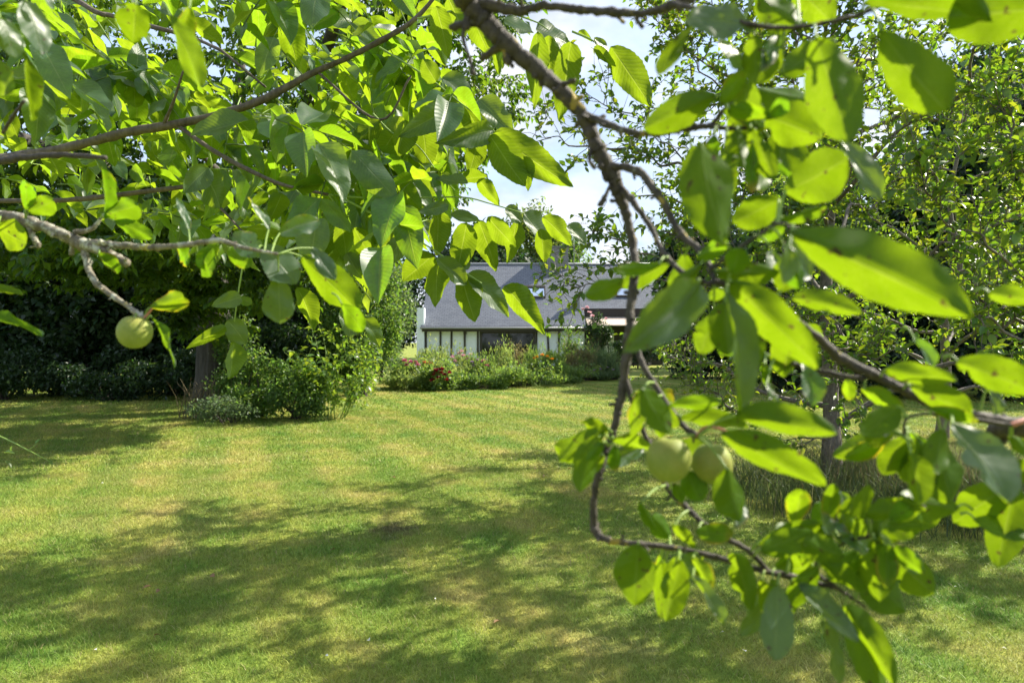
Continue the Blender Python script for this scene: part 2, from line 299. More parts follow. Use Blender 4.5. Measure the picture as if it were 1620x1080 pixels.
for y0, y1, dens, wd, hh in ((1.9,4.5,9500,.0034,.024),(4.5,8,4200,.005,.026),(8,15,1200,.010,.030),(15,24,260,.020,.034)):
    area = .8*(y1*y1-y0*y0)*1.12; n = int(area*dens)
    y = np.sqrt(RNG.uniform(y0*y0, y1*y1, n)); x = RNG.uniform(-1, 1, n)*(y*.80+.5)
    blades(mb, x, y, RNG.uniform(.55, 1.35, n)*hh, RNG.uniform(.6, 1.3, n)*wd, RNG.uniform(.4, 1.5, n))
tag(mb.build('grass', M['grass'], smooth=False), 'short mown lawn grass with straw coloured dry patches', 'grass', kind='stuff')

# ------------------------------------------------------------------ foliage generators
def rand_unit(n):
    v = RNG.normal(size=(n, 3)); return unit(v)
def leaf_cloud(mb, temps, pts, L, ratio=.55, up=.7, droop=.3, out=None):
    n = len(pts); t = rand_unit(n); t[:,2] -= droop; 
    if out is not None: t = unit(t)+out*.7
    nr = rand_unit(n); nr[:,2] += up; ll = L*RNG.uniform(.65, 1.25, n)
    scatter(mb, temps, pts, t, nr, ll, ll*ratio*RNG.uniform(.8, 1.15, n))
def lobed_points(c, r, nl, n, spread=.34, shell=.75, zmin=None, seed=None):
    c = np.array(c, float); r = np.array(r, float); d = rand_unit(nl)
    lob = c+d*r*(RNG.uniform(.35, 1, nl)**.5*shell)[:,None]; sz = RNG.uniform(.6, 1.25, nl)*spread
    k = RNG.integers(0, nl, n); e = rand_unit(n)*(RNG.uniform(0, 1, n)**.45)[:,None]
    p = lob[k]+e*r*sz[k][:,None]
    return p if zmin is None else p[p[:,2] > zmin], lob
def make_tree(name, label, cat, base, h, crown_c, crown_r, nl, n, L, mat, trunk_r, bark='dark_bark', group=None, temps=None, spread=.34, zmin=.3, up=.7, droop=.3, ratio=.55):
    base = np.array(base, float); root = thing(name, base, label, cat, group)
    p, lob = lobed_points(crown_c, crown_r, nl, n, spread, zmin=zmin)
    tr = MB(); top = np.array(crown_c, float)+(0, 0, crown_r[2]*.5)
    mid = (base*.45+top*.55)+RNG.normal(size=3)*.15*trunk_r*4
    tr.tube([base-(0,0,.1), base*.8+mid*.2, mid, top], [trunk_r*1.3, trunk_r, trunk_r*.65, trunk_r*.18], 10, 4, .06)
    for q in lob[:16]:
        f = RNG.uniform(.25, .85); s = base*(1-f)+top*f; s = base+(mid-base)*min(1, f/.55) if f < .55 else mid+(top-mid)*((f-.55)/.45)
        tr.tube([s, (s+q)/2+(0, 0, .06*h), q], [trunk_r*.36, trunk_r*.22, trunk_r*.06], 6, 4)
    tr.build('trunk', M[bark], root)
    cb_ = MB(); leaf_cloud(cb_, temps or T_DIA, p, L, ratio, up, droop); cb_.build('crown', M[mat], root); return root
def make_shrub(name, label, cat, base, r, h, n, L, mat, nl=10, group=None, temps=None, spread=.4, ratio=.5, up=.6, bark='dark_bark'):
    base = np.array(base, float); root = thing(name, base, label, cat, group)
    p, lob = lobed_points(base+(0, 0, h*.48), (r[0], r[1], h*.56), nl, n, spread, shell=.8, zmin=.01)
    st = MB()
    for q in lob[:9]: st.tube([base+(RNG.normal()*.08, RNG.normal()*.08, -.03), (base+q)/2+RNG.normal(size=3)*.06, q], [.022*h**.5, .014*h**.5, .004], 5, 3)
    st.build('stem', M[bark], root)
    f = MB(); leaf_cloud(f, temps or T_DIA, p, L, ratio, up, .15); f.build('foliage', M[mat], root); return root
def wob(a, b, n, amt):
    a = np.asarray(a, float); b = np.asarray(b, float); f = np.linspace(0, 1, n)[:,None]
    return a+(b-a)*f+RNG.normal(size=(n, 3))*amt*np.linalg.norm(b-a)*np.sin(np.pi*f)

# ------------------------------------------------------------------ house
M['render_white'] = plain('render_white', (.80,.86,.95), .8, .15, 6, (.72,.78,.87))
M['timber'] = plain('timber', (.028,.024,.021), .6, .2, 30, (.05,.043,.038))
M['glass_dark'] = plain('glass_dark', (.012,.015,.014), .04, spec=.6)
M['sky_glass'] = plain('sky_glass', (.75,.8,.86), .04, spec=1.0, metal=1.0)
M['zinc'] = plain('zinc', (.2,.21,.23), .45, .1, 20, (.28,.29,.31), metal=.3)
M['canvas'] = plain('canvas', (.50,.40,.32), .8, .1, 30, (.58,.48,.4))
M['curtain'] = plain('curtain', (.7,.72,.7), .8)
M['brick_clad'] = plain('brick_clad', (.16,.16,.16), .8, .5, 16, (.26,.25,.24))
m, N, K = new_mat('slate'); pr = N('ShaderNodeBsdfPrincipled'); tc = N('ShaderNodeTexCoord'); bt = N('ShaderNodeTexBrick')
for k, v in (('Scale', 1.0), ('Mortar Size', .012), ('Brick Width', .30), ('Row Height', .155), ('Bias', 0.)): bt.inputs[k].default_value = v
bt.inputs['Color1'].default_value = (.135,.148,.18,1); bt.inputs['Color2'].default_value = (.175,.19,.225,1); bt.inputs['Mortar'].default_value = (.045,.05,.062,1)
K(tc.outputs['UV'], bt.inputs['Vector']); li = N('ShaderNodeMapRange'); li.inputs[1].default_value = .60; li.inputs[2].default_value = .74; K(noise(N, K, tc.outputs['Object'], 1.6, 8, .7), li.inputs[0])
c = mixc(N, K, math_node(N, K, 'MULTIPLY', li.outputs[0], .55), bt.outputs[0], (.36,.37,.38)); st = noise(N, K, tc.outputs['Object'], .7, 4); sc = N('ShaderNodeMixRGB'); sc.blend_type = 'MULTIPLY'; sc.inputs[0].default_value = .6; K(c, sc.inputs[1]); K(st, sc.inputs[2])
K(mixc(N, K, .5, c, sc.outputs[0]), pr.inputs['Base Color']); pr.inputs['Roughness'].default_value = .5
b = N('ShaderNodeBump'); b.inputs['Strength'].default_value = .6; b.inputs['Distance'].default_value = .01; K(bt.outputs['Fac'], b.inputs['Height']); b.invert = True; K(b.outputs[0], pr.inputs['Normal'])
o = N('ShaderNodeOutputMaterial'); K(pr.outputs[0], o.inputs[0]); M['slate'] = m
hs_ = thing('house', (0, 42, 0), 'long half-timbered house with white walls and grey slate roof', 'house')
EY, EZ, RY, RZ = 41.6, 2.42, 46.3, 6.73; SLP = (RZ-EZ)/(RY-EY)
def on_roof(y, up=0.): return EZ+(y-EY)*SLP+up
def roof_quad(mb, x0, x1, y0, y1, th=.09):
    z0, z1 = on_roof(y0), on_roof(y1); L = math.hypot(y1-y0, z1-z0); n = unit((0, -SLP, 1))*th
    T = np.array([(x0,y0,z0),(x1,y0,z0),(x1,y1,z1),(x0,y1,z1)]); B = T-n
    s0 = (y0-EY)*math.hypot(1, SLP); U = [(x0,s0),(x1,s0),(x1,s0+L),(x0,s0+L)]
    mb.add(np.vstack([T, B]), [(0,1,2,3),(4,7,6,5),(0,4,5,1),(1,5,6,2),(2,6,7,3),(3,7,4,0)], U*2)
w = MB(); w.box((-5.35,42,-.1), (4.45,50.4,2.38)); w.box((4.452,43.1,-.1), (9.6,50.4,3.3))
gab = [(-5.35,42.0,2.38),(-5.35,50.4,2.38),(-5.35,46.3,6.5),(-5.35,46.25,6.5),(-5.15,42.0,2.38),(-5.15,50.4,2.38),(-5.15,46.3,6.5),(-5.15,46.25,6.5)]
w.add(gab, [(0,1,2,3),(4,7,6,5),(0,3,7,4),(1,5,6,2),(0,4,5,1),(2,6,7,3)]); w.build('wall', M['render_white'], hs_, False)
w = MB(); w.box((-5.82,41.7,-.1), (-5.37,42.3,3.55)); w.build('gable_pier', M['render_white'], hs_, False)
rf = MB(); roof_quad(rf, -5.55, 4.5, EY, RY); roof_quad(rf, 4.502, 9.8, 42.85, RY)
n_ = len(rf.V); T = [(-5.55,RY,RZ-.004),(9.8,RY,RZ-.004),(9.8,51.2,2.3),(-5.55,51.2,2.3)]; rf.add(T, [(0,1,2,3)], [(0,0),(15,0),(15,6),(0,6)])
roof = rf.build('roof', M['slate'], hs_, False)
rd = MB(); rd.tube([(-5.6,RY,RZ+.01),(9.85,RY,RZ+.01)], .09, 8, 1); rd.build('ridge_cap', M['zinc'], hs_)
ch = MB(); ch.box((2.4,45.8,6.2), (3.78,46.8,7.82)); ch.box((2.34,45.74,7.822), (3.84,46.86,7.90)); chim = ch.build('chimney', M['brick_clad'], hs_, False)
ch = MB(); ch.box((2.38,45.775,6.95), (3.80,45.797,7.0)); ch.build('chimney_strap', M['zinc'], hs_, False)
gu = MB(); gu.tube([(-5.6,EY-.06,EZ-.10),(4.55,EY-.06,EZ-.10)], .065, 8, 1); gu.build('gutter', M['zinc'], hs_)
fa = MB(); fa.box((-5.5,41.62,2.10), (4.5,41.66,2.30)); fa.box((-5.34,41.9,2.16), (4.44,41.998,2.36)); fa.build('fascia', M['timber'], hs_, False)
for a, b_ in ((697,697),(714,714.5),(736,735),(756,756),(848.5,848.5),(869,866),(884,884),(897,901),(674,674)):
    x0 = (a-810)/25.71; x1 = (b_-810)/25.71; t = MB(); hw = .06
    t.add([(x0-hw,41.93,0),(x0+hw,41.93,0),(x0+hw,41.997,0),(x0-hw,41.997,0),(x1-hw,41.93,2.158),(x1+hw,41.93,2.158),(x1+hw,41.997,2.158),(x1-hw,41.997,2.158)], [(0,3,2,1),(4,5,6,7),(0,1,5,4),(1,2,6,5),(2,3,7,6),(3,0,4,7)])
    t.build('timber_post', M['timber'], hs_, False)
d_ = MB(); x0, x1 = -1.98, 1.42
for a, b_ in (((x0,41.9,0),(x0+.14,41.996,2.15)), ((x1-.14,41.9,0),(x1,41.996,2.15)), ((x0+.141,41.9,2.0),(x1-.141,41.996,2.15)), ((-.34,41.91,0),(-.24,41.99,1.999))): d_.box(a, b_)
dr = d_.build('glazed_door', M['timber'], hs_, False)
g_ = MB(); g_.box((x0+.142,41.96,.05), (-.341,41.994,1.998)); g_.box((-.239,41.96,.05), (x1-.142,41.994,1.998)); p_ = g_.build('pane', M['glass_dark'], None, False); p_.parent = dr; p_.matrix_parent_inverse.identity(); p_.location = (0, -42, 0)
def roof_window(x, y, wd, hg):
    n = unit((0, -SLP, 1)); u = unit((0, 1, SLP)); c = np.array((x, y, on_roof(y)))
    def bx(mb, a0, a1, b0, b1, h0, h1):
        V = [c+np.array((a, 0, 0))+u*b+n*h for h in (h0, h1) for a, b in ((a0,b0),(a1,b0),(a1,b1),(a0,b1))]; mb.add(V, [(0,3,2,1),(4,5,6,7),(0,1,5,4),(1,2,6,5),(2,3,7,6),(3,0,4,7)])
    f = MB(); e = .09
    bx(f, -wd/2, wd/2, -hg/2, -hg/2+e, .0, .10); bx(f, -wd/2, wd/2, hg/2-e*2, hg/2, .0, .14); bx(f, -wd/2, -wd/2+e, -hg/2+e, hg/2-2*e, 0, .10); bx(f, wd/2-e, wd/2, -hg/2+e, hg/2-2*e, 0, .10)
    fo = f.build('skylight', M['timber'], hs_, False); g = MB(); bx(g, -wd/2+e, wd/2-e, -hg/2+e, hg/2-2*e, .01, .07); go = g.build('pane', M['sky_glass'], None, False); go.parent = fo; go.location = (0, -42, 0)
roof_window(1.43, 44.05, 1.45, 1.15); roof_window(7.3, 44.1, 1.3, 1.1)
v = MB(); v.box((3.9,42.75,3.2), (4.25,43.1,4.3)); v.build('vent_stack', M['zinc'], hs_, False)
# veranda on the right
b_ = MB(); b_.box((4.55,42.9,3.05), (9.5,43.09,3.5)); b_.build('clerestory', M['timber'], hs_, False)
b_ = MB(); V = [(4.6,42.88,3.02),(9.6,42.88,3.02),(9.6,41.3,2.5),(4.6,41.3,2.5)]; V = V+[(x, y, z-.06) for x, y, z in V]; b_.add(V, [(0,3,2,1),(4,5,6,7),(0,1,5,4),(1,2,6,5),(2,3,7,6),(3,0,4,7)]); b_.build('awning', M['canvas'], hs_, False)
b_ = MB(); b_.box((4.56,42.95,-.05), (9.5,43.08,3.0)); b_.build('veranda_back', M['timber'], hs_, False)
b_ = MB(); b_.box((5.8,42.88,.7), (6.02,42.945,1.95)); b_.box((6.1,42.88,.7), (6.4,42.945,1.95)); b_.build('window', M['curtain'], hs_, False)
# lantern and dish
ln = MB(); ln.box((-2.98,41.78,1.95), (-2.78,41.92,2.1)); ln.box((-2.93,41.8,1.72), (-2.83,41.9,1.949)); ln.build('lantern', M['timber'], hs_, False)
ds = thing('satellite_dish', (3.66, 45.9, 7.9), 'pale round satellite dish on short mast beside chimney top', 'satellite dish')
b_ = MB(); b_.tube([(3.66,45.95,7.9),(3.66,45.95,8.35)], .03, 8, 1); b_.build('mast', M['zinc'], ds)
b_ = MB(); b_.sphere((3.62,45.72,8.3), (.30,.07,.42), 20, 10); b_.build('dish', M['zinc'], ds)
b_ = MB(); b_.tube([(3.62,45.68,7.95),(3.62,45.3,8.2)], .02, 6, 1); b_.build('feed_arm', M['zinc'], ds)
an = thing('aerial', (4.2, 46.3, 6.7), 'thin television aerial on pole above the ridge', 'aerial')
b_ = MB(); b_.tube([(4.2,46.3,6.7),(4.2,46.3,9.6)], .02, 6, 1); b_.build('pole', M['zinc'], an)
b_ = MB(); b_.tube([(3.2,46.3,9.5),(5.2,46.3,9.5)], .015, 5, 1)
for k in range(7): b_.tube([(3.3+k*.28,46.1,9.5),(3.3+k*.28,46.5,9.5)], .01, 4, 1)
b_.build('crossbar', M['zinc'], an)

# ------------------------------------------------------------------ far trees
FT = 'trees standing behind the house'
make_tree('poplar_tree', 'tall olive green tree with feathery top behind the left roof ridge', 'tree', (1.6,64,0), 14, (1.4,64,8.4), (5.2,3.4,7.2), 70, 15000, .48, 'poplar_leaf', .3, group=FT, spread=.26, ratio=.4)
make_tree('broadleaf_tree', 'dark green broad tree directly behind the slate roof', 'tree', (-3,56,0), 11, (-2.6,56,6.0), (5.5,3.5,5.8), 60, 14000, .44, 'yew_leaf', .35, group=FT, spread=.3)
make_tree('broadleaf_tree', 'mid green tree rising behind the chimney', 'tree', (5.2,58,0), 10, (5.6,58,5.6), (4.6,3.5,5.0), 44, 10000, .42, 'shrub_leaf', .3, group=FT, spread=.3)
make_tree('broadleaf_tree', 'rounded green tree behind the right end of the house', 'tree', (11.5,56,0), 10, (11.5,56,6), (4.5,3.5,4.2), 34, 7000, .34, 'laurel_leaf', .3, group=FT, spread=.3)
RT = 'dark trees along the right boundary'
for x, y, h, r, lab, mt in ((16.5,24,13,3.8,'tall dark evergreen at the right edge of the photo behind the apple trees','yew_leaf'), (12.4,29,11.5,3.6,'dark rounded evergreen left of the tallest right hand evergreen','laurel_leaf'), (10.4,24,8.0,2.6,'mid green tree directly behind the crown of the apple tree','shrub_leaf'), (14.2,21.5,9.5,2.8,'mid green tree in front of the tall right edge evergreen','laurel_leaf'), (21,22,12,4,'dark evergreen beyond the right edge beside the apple tree','yew_leaf'), (9.6,34,8.6,3.0,'low dark tree nearest the right end of the house','yew_leaf')):
    make_tree('evergreen_tree', lab, 'tree', (x,y,0), h, (x,y,h*.53), (r,r,h*.47), 90, 16000, .27, mt, .25, group=RT, spread=.28, zmin=.05)
for i, (x, y, lab) in enumerate(((7.6,27.5,'dark clipped hedge bush nearest the flower bed'), (10.4,26.2,'dark hedge bush behind the apple trunk'), (13.2,24.8,'dark hedge bush right of the apple trunk'), (16,23,'dark hedge bush at the right edge of the lawn'), (8.3,20.5,'nearer dark bush seen just left of the apple trunk'), (10.6,18.2,'nearer dark bush seen right of the apple trunk'), (13.0,17,'nearer dark bush close to the right edge of the photo'))):
    make_shrub('hedge_bush', lab, 'hedge', (x,y,0), (2.2,1.3), 3.0+.2*i, 11000, .18, 'yew_leaf', 40, 'hedge bushes along the right side of the lawn')
LH = 'dark shrubs in the shade left of the walnut'
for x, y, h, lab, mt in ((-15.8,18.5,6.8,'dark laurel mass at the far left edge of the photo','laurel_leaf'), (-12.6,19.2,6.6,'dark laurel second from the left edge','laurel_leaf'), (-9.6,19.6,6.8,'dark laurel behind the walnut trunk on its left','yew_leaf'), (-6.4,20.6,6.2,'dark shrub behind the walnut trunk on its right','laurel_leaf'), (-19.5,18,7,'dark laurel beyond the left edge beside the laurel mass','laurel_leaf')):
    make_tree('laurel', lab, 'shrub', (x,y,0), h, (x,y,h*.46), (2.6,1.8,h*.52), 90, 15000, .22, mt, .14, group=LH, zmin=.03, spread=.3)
BH = 'boundary trees behind the lawn'
for i, (x, y, h, lab) in enumerate(((-27,27,9,'far boundary tree at the left end of the row'), (-21,28,9.5,'far boundary tree second from the left end'), (-15,29,10,'far boundary tree behind the left laurels'), (-9.6,30,10.5,'far boundary tree behind the walnut crown'), (-8.9,47,8.5,'far boundary tree just left of the white gable'), (15,40,9,'far boundary tree right of the house'), (20.5,36,10,'far boundary tree behind the right evergreens'), (26,32,11,'far boundary tree at the right edge'))):
    make_tree('boundary_tree', lab, 'tree', (x,y,0), h, (x,y,h*.48), (3.6,2,h*.52), 90, 12000, .32, 'yew_leaf' if i % 2 else 'laurel_leaf', .25, group=BH, zmin=.03, spread=.28)
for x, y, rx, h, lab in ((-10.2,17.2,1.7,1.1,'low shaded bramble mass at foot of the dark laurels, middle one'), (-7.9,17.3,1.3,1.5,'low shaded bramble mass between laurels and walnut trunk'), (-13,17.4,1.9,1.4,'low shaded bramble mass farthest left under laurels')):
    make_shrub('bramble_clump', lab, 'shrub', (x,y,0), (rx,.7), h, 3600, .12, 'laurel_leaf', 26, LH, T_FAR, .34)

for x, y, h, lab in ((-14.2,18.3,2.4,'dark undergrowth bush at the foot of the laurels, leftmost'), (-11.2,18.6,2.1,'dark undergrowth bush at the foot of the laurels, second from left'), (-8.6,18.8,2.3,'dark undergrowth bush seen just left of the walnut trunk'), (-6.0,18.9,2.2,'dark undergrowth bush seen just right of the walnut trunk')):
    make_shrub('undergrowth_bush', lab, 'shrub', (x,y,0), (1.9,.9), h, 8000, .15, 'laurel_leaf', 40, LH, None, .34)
# ------------------------------------------------------------------ shrubs by the walnut and by the house
make_shrub('shrub', 'bushy green shrub at the foot of the walnut trunk', 'shrub', (-5.1,13.6,0), (.95,.7), 1.3, 5200, .085, 'shrub_leaf', 26, None, T_FAR)
make_shrub('ivy', 'ivy and weeds climbing the right side of walnut trunk', 'ivy', (-5.75,14.25,0), (.5,.35), 2.3, 2600, .075, 'shrub_leaf', 12, None, T_FAR)
make_shrub('weed_clump', 'pale weedy clump on the lawn edge before the walnut trunk', 'weeds', (-5.2,12.6,0), (.9,.45), .5, 1800, .06, 'grey_shrub_leaf', 10)
make_shrub('shrub', 'spreading green shrub between walnut shrub and bright sapling', 'shrub', (-4.2,13.2,0), (.8,.6), 1.15, 3600, .085, 'shrub_leaf', 22, None, T_FAR)
make_tree('lilac', 'grey green lilac tree left of the house', 'tree', (-4.6,24,0), 4.6, (-4.6,24,2.5), (1.5,1.2,2.4), 44, 12000, .115, 'grey_shrub_leaf', .08, zmin=.05, spread=.36)
make_tree('young_tree', 'green leafy young tree between walnut and lilac', 'tree', (-4.0,18.5,0), 4.4, (-4.15,18.5,2.3), (1.45,1.1,2.5), 44, 10500, .115, 'shrub_leaf', .08, zmin=.05, spread=.34)
dt = thing('dry_stalk_tuft', (-6.0,13.3,0), 'tuft of dry upright stalks against the walnut trunk', 'dry grass')
b_ = MB(); n = 150; x = RNG.normal(-6.0, .22, n); y = RNG.normal(13.35, .12, n); blades(b_, x, y, RNG.uniform(.3, .8, n), RNG.uniform(.012, .022, n), RNG.uniform(.05, .5, n)); b_.build('stalks', M['dry_grass'], dt)

# ------------------------------------------------------------------ flower bed
so_ = plain('soil', (.05,.038,.026), .95, .5, 12, (.09,.07,.05)); M['soil'] = so_
fr_ = [(622,612),(640,616.5),(665,618),(700,618),(740,616.5),(790,613.5),(840,609.5),(890,605),(940,602),(985,600.5)]
b_ = MB(); V = []
for i, (px, py) in enumerate(fr_):
    d = 1.5*FPX/(py-540)+.15; e = P(px, py, d); wd_ = 4.2*math.sin(math.pi*(i+.6)/10.2)**.5
    for f, z in ((0,.012),(.06,.07),(.5,.12),(1,.012)): V.append((e[0]+.25*f*wd_*.3, d+f*wd_, z))
b_.add(V, [(4*i+k, 4*i+k+4, 4*i+k+5, 4*i+k+1) for i in range(len(fr_)-1) for k in range(3)]); tag(b_.build('flower_bed', M['soil']), kind='structure')
for nm, c in (('red', (.26,.008,.035)), ('pink', (.62,.16,.30)), ('pale_pink', (.72,.42,.48)), ('orange', (.80,.34,.02)), ('coral', (.72,.15,.10)), ('mauve', (.40,.28,.42)), ('white', (.8,.8,.76))):
    M['petal_'+nm] = leaf_mat('petal_'+nm, c, c, c, .3, .5, vary=.2)
def bloom(mb, c, r, n=14):
    d = rand_unit(n); d[:,2] = np.abs(d[:,2])*.6+.1; scatter(mb, T_DIA, np.tile(np.array(c), (n,1)), d, rand_unit(n)+(0,0,1), r, r*.9)
def clump(name, label, cat, px, py_top, d, wpx, n, L, mat, ratio=.35, petal=None, blooms=(), br=.07, spread=.42, temps=None, upright=False, bn='flower'):
    x = (px-810)/FPX*d; h = max(.3, 1.5-(py_top-540)/FPX*d)*1.10; r = wpx/FPX*d/2*1.12
    root = thing(name, (x, d, .03), label, cat, 'plants in the island flower bed')
    p, lob = lobed_points((x, d, h*.46), (r, r*.75, h*.55), 12, n, spread, .8, zmin=.02)
    st = MB()
    for q in lob[:10]: st.tube([(x+RNG.normal()*.06, d+RNG.normal()*.06, .01), (np.array((x, d, 0))+q)/2, q], [.008, .006, .003], 4, 2)
    st.build('stem', M['green_stem'], root)
    f = MB()
    for j in range(16):
        rr_ = r*math.sqrt(RNG.uniform())*.95; a_ = RNG.uniform(0, 6.283); hh = h*RNG.uniform(.8, 1.22); o_ = np.array((x+rr_*math.cos(a_), d+rr_*.75*math.sin(a_), .05)); e_ = o_+np.array((RNG.normal()*.1, RNG.normal()*.1, hh)); m_ = 26
        p = np.vstack([p, o_+(e_-o_)*RNG.uniform(.35, 1, (m_, 1))+RNG.normal(size=(m_, 3))*.035])
    if upright:
        m_ = len(p); t = rand_unit(m_)*.55+(0, 0, 1.1); scatter(f, temps or T_DIA, p, t, rand_unit(m_), L*RNG.uniform(.6,1.2,m_), L*ratio)
    else: leaf_cloud(f, temps or T_DIA, p, L, ratio, .5, -.15)
    f.build('foliage', M[mat], root)
    for bx_, by_ in blooms:
        q = MB(); bloom(q, P(bx_, by_, d-.5*r), br*RNG.uniform(.8, 1.15)); q.build(bn, M['petal_'+petal], root)
    return root
clump('rose_bush', 'pink rose bush at the left tip of the flower bed', 'rose bush', 648, 572, 21.6, 60, 1500, .10, 'bed_leaf', .5, 'pink', [(640,571),(650,573),(657,572),(643,578),(661,577)], .10)
clump('rose_bush', 'rose bush with coral blooms between pink and crimson roses', 'rose bush', 675, 572, 22.2, 60, 1600, .10, 'bed_leaf_pale', .5, 'coral', [(671,574),(679,574),(682,577)], .10)
clump('rose_bush', 'crimson rose bush at the front left of flower bed', 'rose bush', 693, 580, 20.6, 52, 1900, .10, 'bed_leaf', .5, 'red', [(689,589),(698,585),(703,593),(686,594),(694,597),(706,601),(684,602),(698,590),(711,590),(690,585)], .105)
clump('ground_cover_plant', 'low green leafy mound at the left front edge of bed', 'plant', 650, 592, 20.9, 80, 2200, .09, 'bed_leaf_pale', .5)
clump('phlox', 'pale pink flowering clump behind the crimson roses', 'phlox', 725, 562, 23.2, 66, 1800, .10, 'bed_leaf_pale', .3, 'pale_pink', [(716,565),(726,560),(733,563),(740,568),(720,572),(744,561),(730,556)], .09, upright=True)
clump('tall_perennial', 'tall pale green feathery perennial behind the left rose bushes', 'perennial', 690, 553, 24.2, 58, 1700, .13, 'bed_leaf_pale', .22, upright=True)
clump('green_mound', 'rounded green leafy mound right of the crimson roses', 'plant', 735, 588, 21.2, 74, 2600, .09, 'bed_leaf', .5)
clump('phlox', 'mauve pink phlox in the middle of the bed', 'phlox', 757, 572, 22.3, 52, 1500, .10, 'bed_leaf', .3, 'mauve', [(747,573),(756,570),(763,574),(750,579),(768,570)], .09, upright=True)
clump('pink_daisy_clump', 'small clump with two pink daisies right of mauve phlox', 'flower clump', 768, 574, 21.9, 26, 700, .09, 'bed_leaf', .3, 'pink', [(765,572),(770,579)], .09, upright=True)
clump('tall_perennial', 'tallest bright green perennial before the glazed door', 'perennial', 788, 553, 23.4, 54, 2000, .13, 'bed_leaf_pale', .24, upright=True)
clump('bronze_perennial', 'bronze tinted seed heads before the glazed door', 'perennial', 815, 553, 24.5, 46, 1000, .11, 'bronze_leaf', .3, upright=True)
clump('green_mound', 'broad dark green leafy mound at the centre front of bed', 'plant', 790, 580, 21.9, 90, 3200, .09, 'bed_leaf', .5)
clump('daylily', 'clump of orange daylilies right of bed centre', 'daylily', 862, 560, 23.6, 64, 1900, .22, 'bed_leaf', .10, 'orange', [(850,565),(858,562),(866,564),(873,568),(845,567)], .085, upright=True)
clump('green_mound', 'leafy green mound below the orange daylilies', 'plant', 850, 580, 22.8, 86, 3000, .09, 'bed_leaf', .5)
clump('green_shrub', 'dense green shrub against the right house wall', 'shrub', 905, 530, 27.5, 62, 2600, .12, 'shrub_leaf', .5)
clump('seedhead_clump', 'brown seed heads in front of the dense green shrub', 'perennial', 912, 550, 26, 56, 1700, .12, 'bronze_leaf', .2, upright=True)
clump('ornamental_grass', 'grey green ornamental grass near the right of bed', 'grass clump', 945, 556, 26.4, 64, 1900, .34, 'grey_shrub_leaf', .06, upright=True)
clump('green_mound', 'low green mound right of the daylily mound', 'plant', 905, 583, 24.6, 80, 2400, .09, 'bed_leaf', .5)
for i, (px, wv) in enumerate(((632,36),(662,46),(700,46),(745,54),(795,60),(845,60),(895,60),(942,60),(978,40))):
    py = np.interp(px, [q[0] for q in fr_], [q[1] for q in fr_]); d = 1.5*FPX/(py-540)+.35
    lab = ('trailing edge plant at the left tip of the bed', 'trailing edge plant in front of the coral roses', 'trailing edge plant under the crimson roses', 'trailing edge plant right of the crimson roses', 'trailing edge plant in front of the tallest perennial', 'trailing edge plant in front of the daylilies', 'trailing edge plant right of the daylilies', 'trailing edge plant before the ornamental grass', 'trailing edge plant at the right tip of the bed')[i]
    clump('edging_plant', lab, 'edging plant', px, py-24, d, wv, 1500, .085, ('bed_leaf','bed_leaf_pale','bed_leaf')[i % 3], .45)
clump('lavender', 'low grey green lavender at the right tip of bed', 'lavender', 960, 582, 26.2, 70, 2000, .16, 'grey_shrub_leaf', .12, 'mauve', [(950,584),(962,581),(970,585),(940,586)], .06, upright=True)
cr_ = make_tree('climbing_rose', 'climbing pink rose on the veranda post at the right of the house', 'climbing rose', (5.0,40.6,0), 3.4, (5.2,40.6,2.0), (1.0,.4,1.4), 18, 1900, .13, 'laurel_leaf', .05, zmin=.05)
for a, b2 in ((922,490),(933,494),(937,500),(929,487),(958,505)):
    q = MB(); bloom(q, P(a, b2, 40.1), .16); q.build('flower', M['petal_pale_pink'], cr_)
make_tree('veranda_shrub', 'dark shrub in front of the veranda window', 'shrub', (7.0,38,0), 2.6, (7.0,38,1.1), (1.9,.8,1.1), 16, 3000, .13, 'laurel_leaf', .05, zmin=.03)

# ------------------------------------------------------------------ long grass under the apple trees, petals on the lawn
b_ = MB(); n = 26000; x = RNG.uniform(1.9, 8.5, n); y = RNG.uniform(4.4, 8.4, n); k = ((x-4.4)/2.7)**2+((y-6.5)/1.75)**2 < RNG.uniform(.5, 1.05, n)
k &= (y > 4.0+.35*np.sin(x*2.3)+np.clip(4.2-x, 0, 3)*.55); x = x[k]; y = y[k]; n = len(x)
blades(b_, x, y, RNG.uniform(.12, .40, n), RNG.uniform(.004, .009, n), RNG.uniform(.15, 1.2, n)); tag(b_.build('long_grass', M['long_grass'], smooth=False), 'unmown long grass around the apple trunk', 'long grass', kind='stuff')
b_ = MB(); n = 900; x = RNG.normal(4.0, .9, n); y = RNG.normal(6.6, .6, n); blades(b_, x, y, RNG.uniform(.35, .75, n), RNG.uniform(.003, .006, n), RNG.uniform(.1, .8, n)); tag(b_.build('dry_grass', M['dry_grass'], smooth=False), 'thin dry seed stalks among the long grass', 'dry grass', kind='stuff')
spots = [(153,1037),(1145,1008),(1180,1040),(515,1045),(1585,1033),(1640,950),(690,955),(160,768),(485,717),(1510,935),(560,688),(585,1022)]
for i, (px, py) in enumerate(spots):
    d = 1.5*FPX/(py-540); p = P(px, py, d); q = MB(); s = .011+.003*(i % 3); scatter(q, T_FAR, [p+(0,0,.03)], [(RNG.normal(), RNG.normal(), .1)], [(RNG.normal()*.5, RNG.normal()*.5, 1)], s*1.6, s*1.3)
    tag(q.build('fallen_petal', M['petal_white']), 'tiny white petal lying on the mown lawn', 'petal', 'white petals scattered on the lawn')

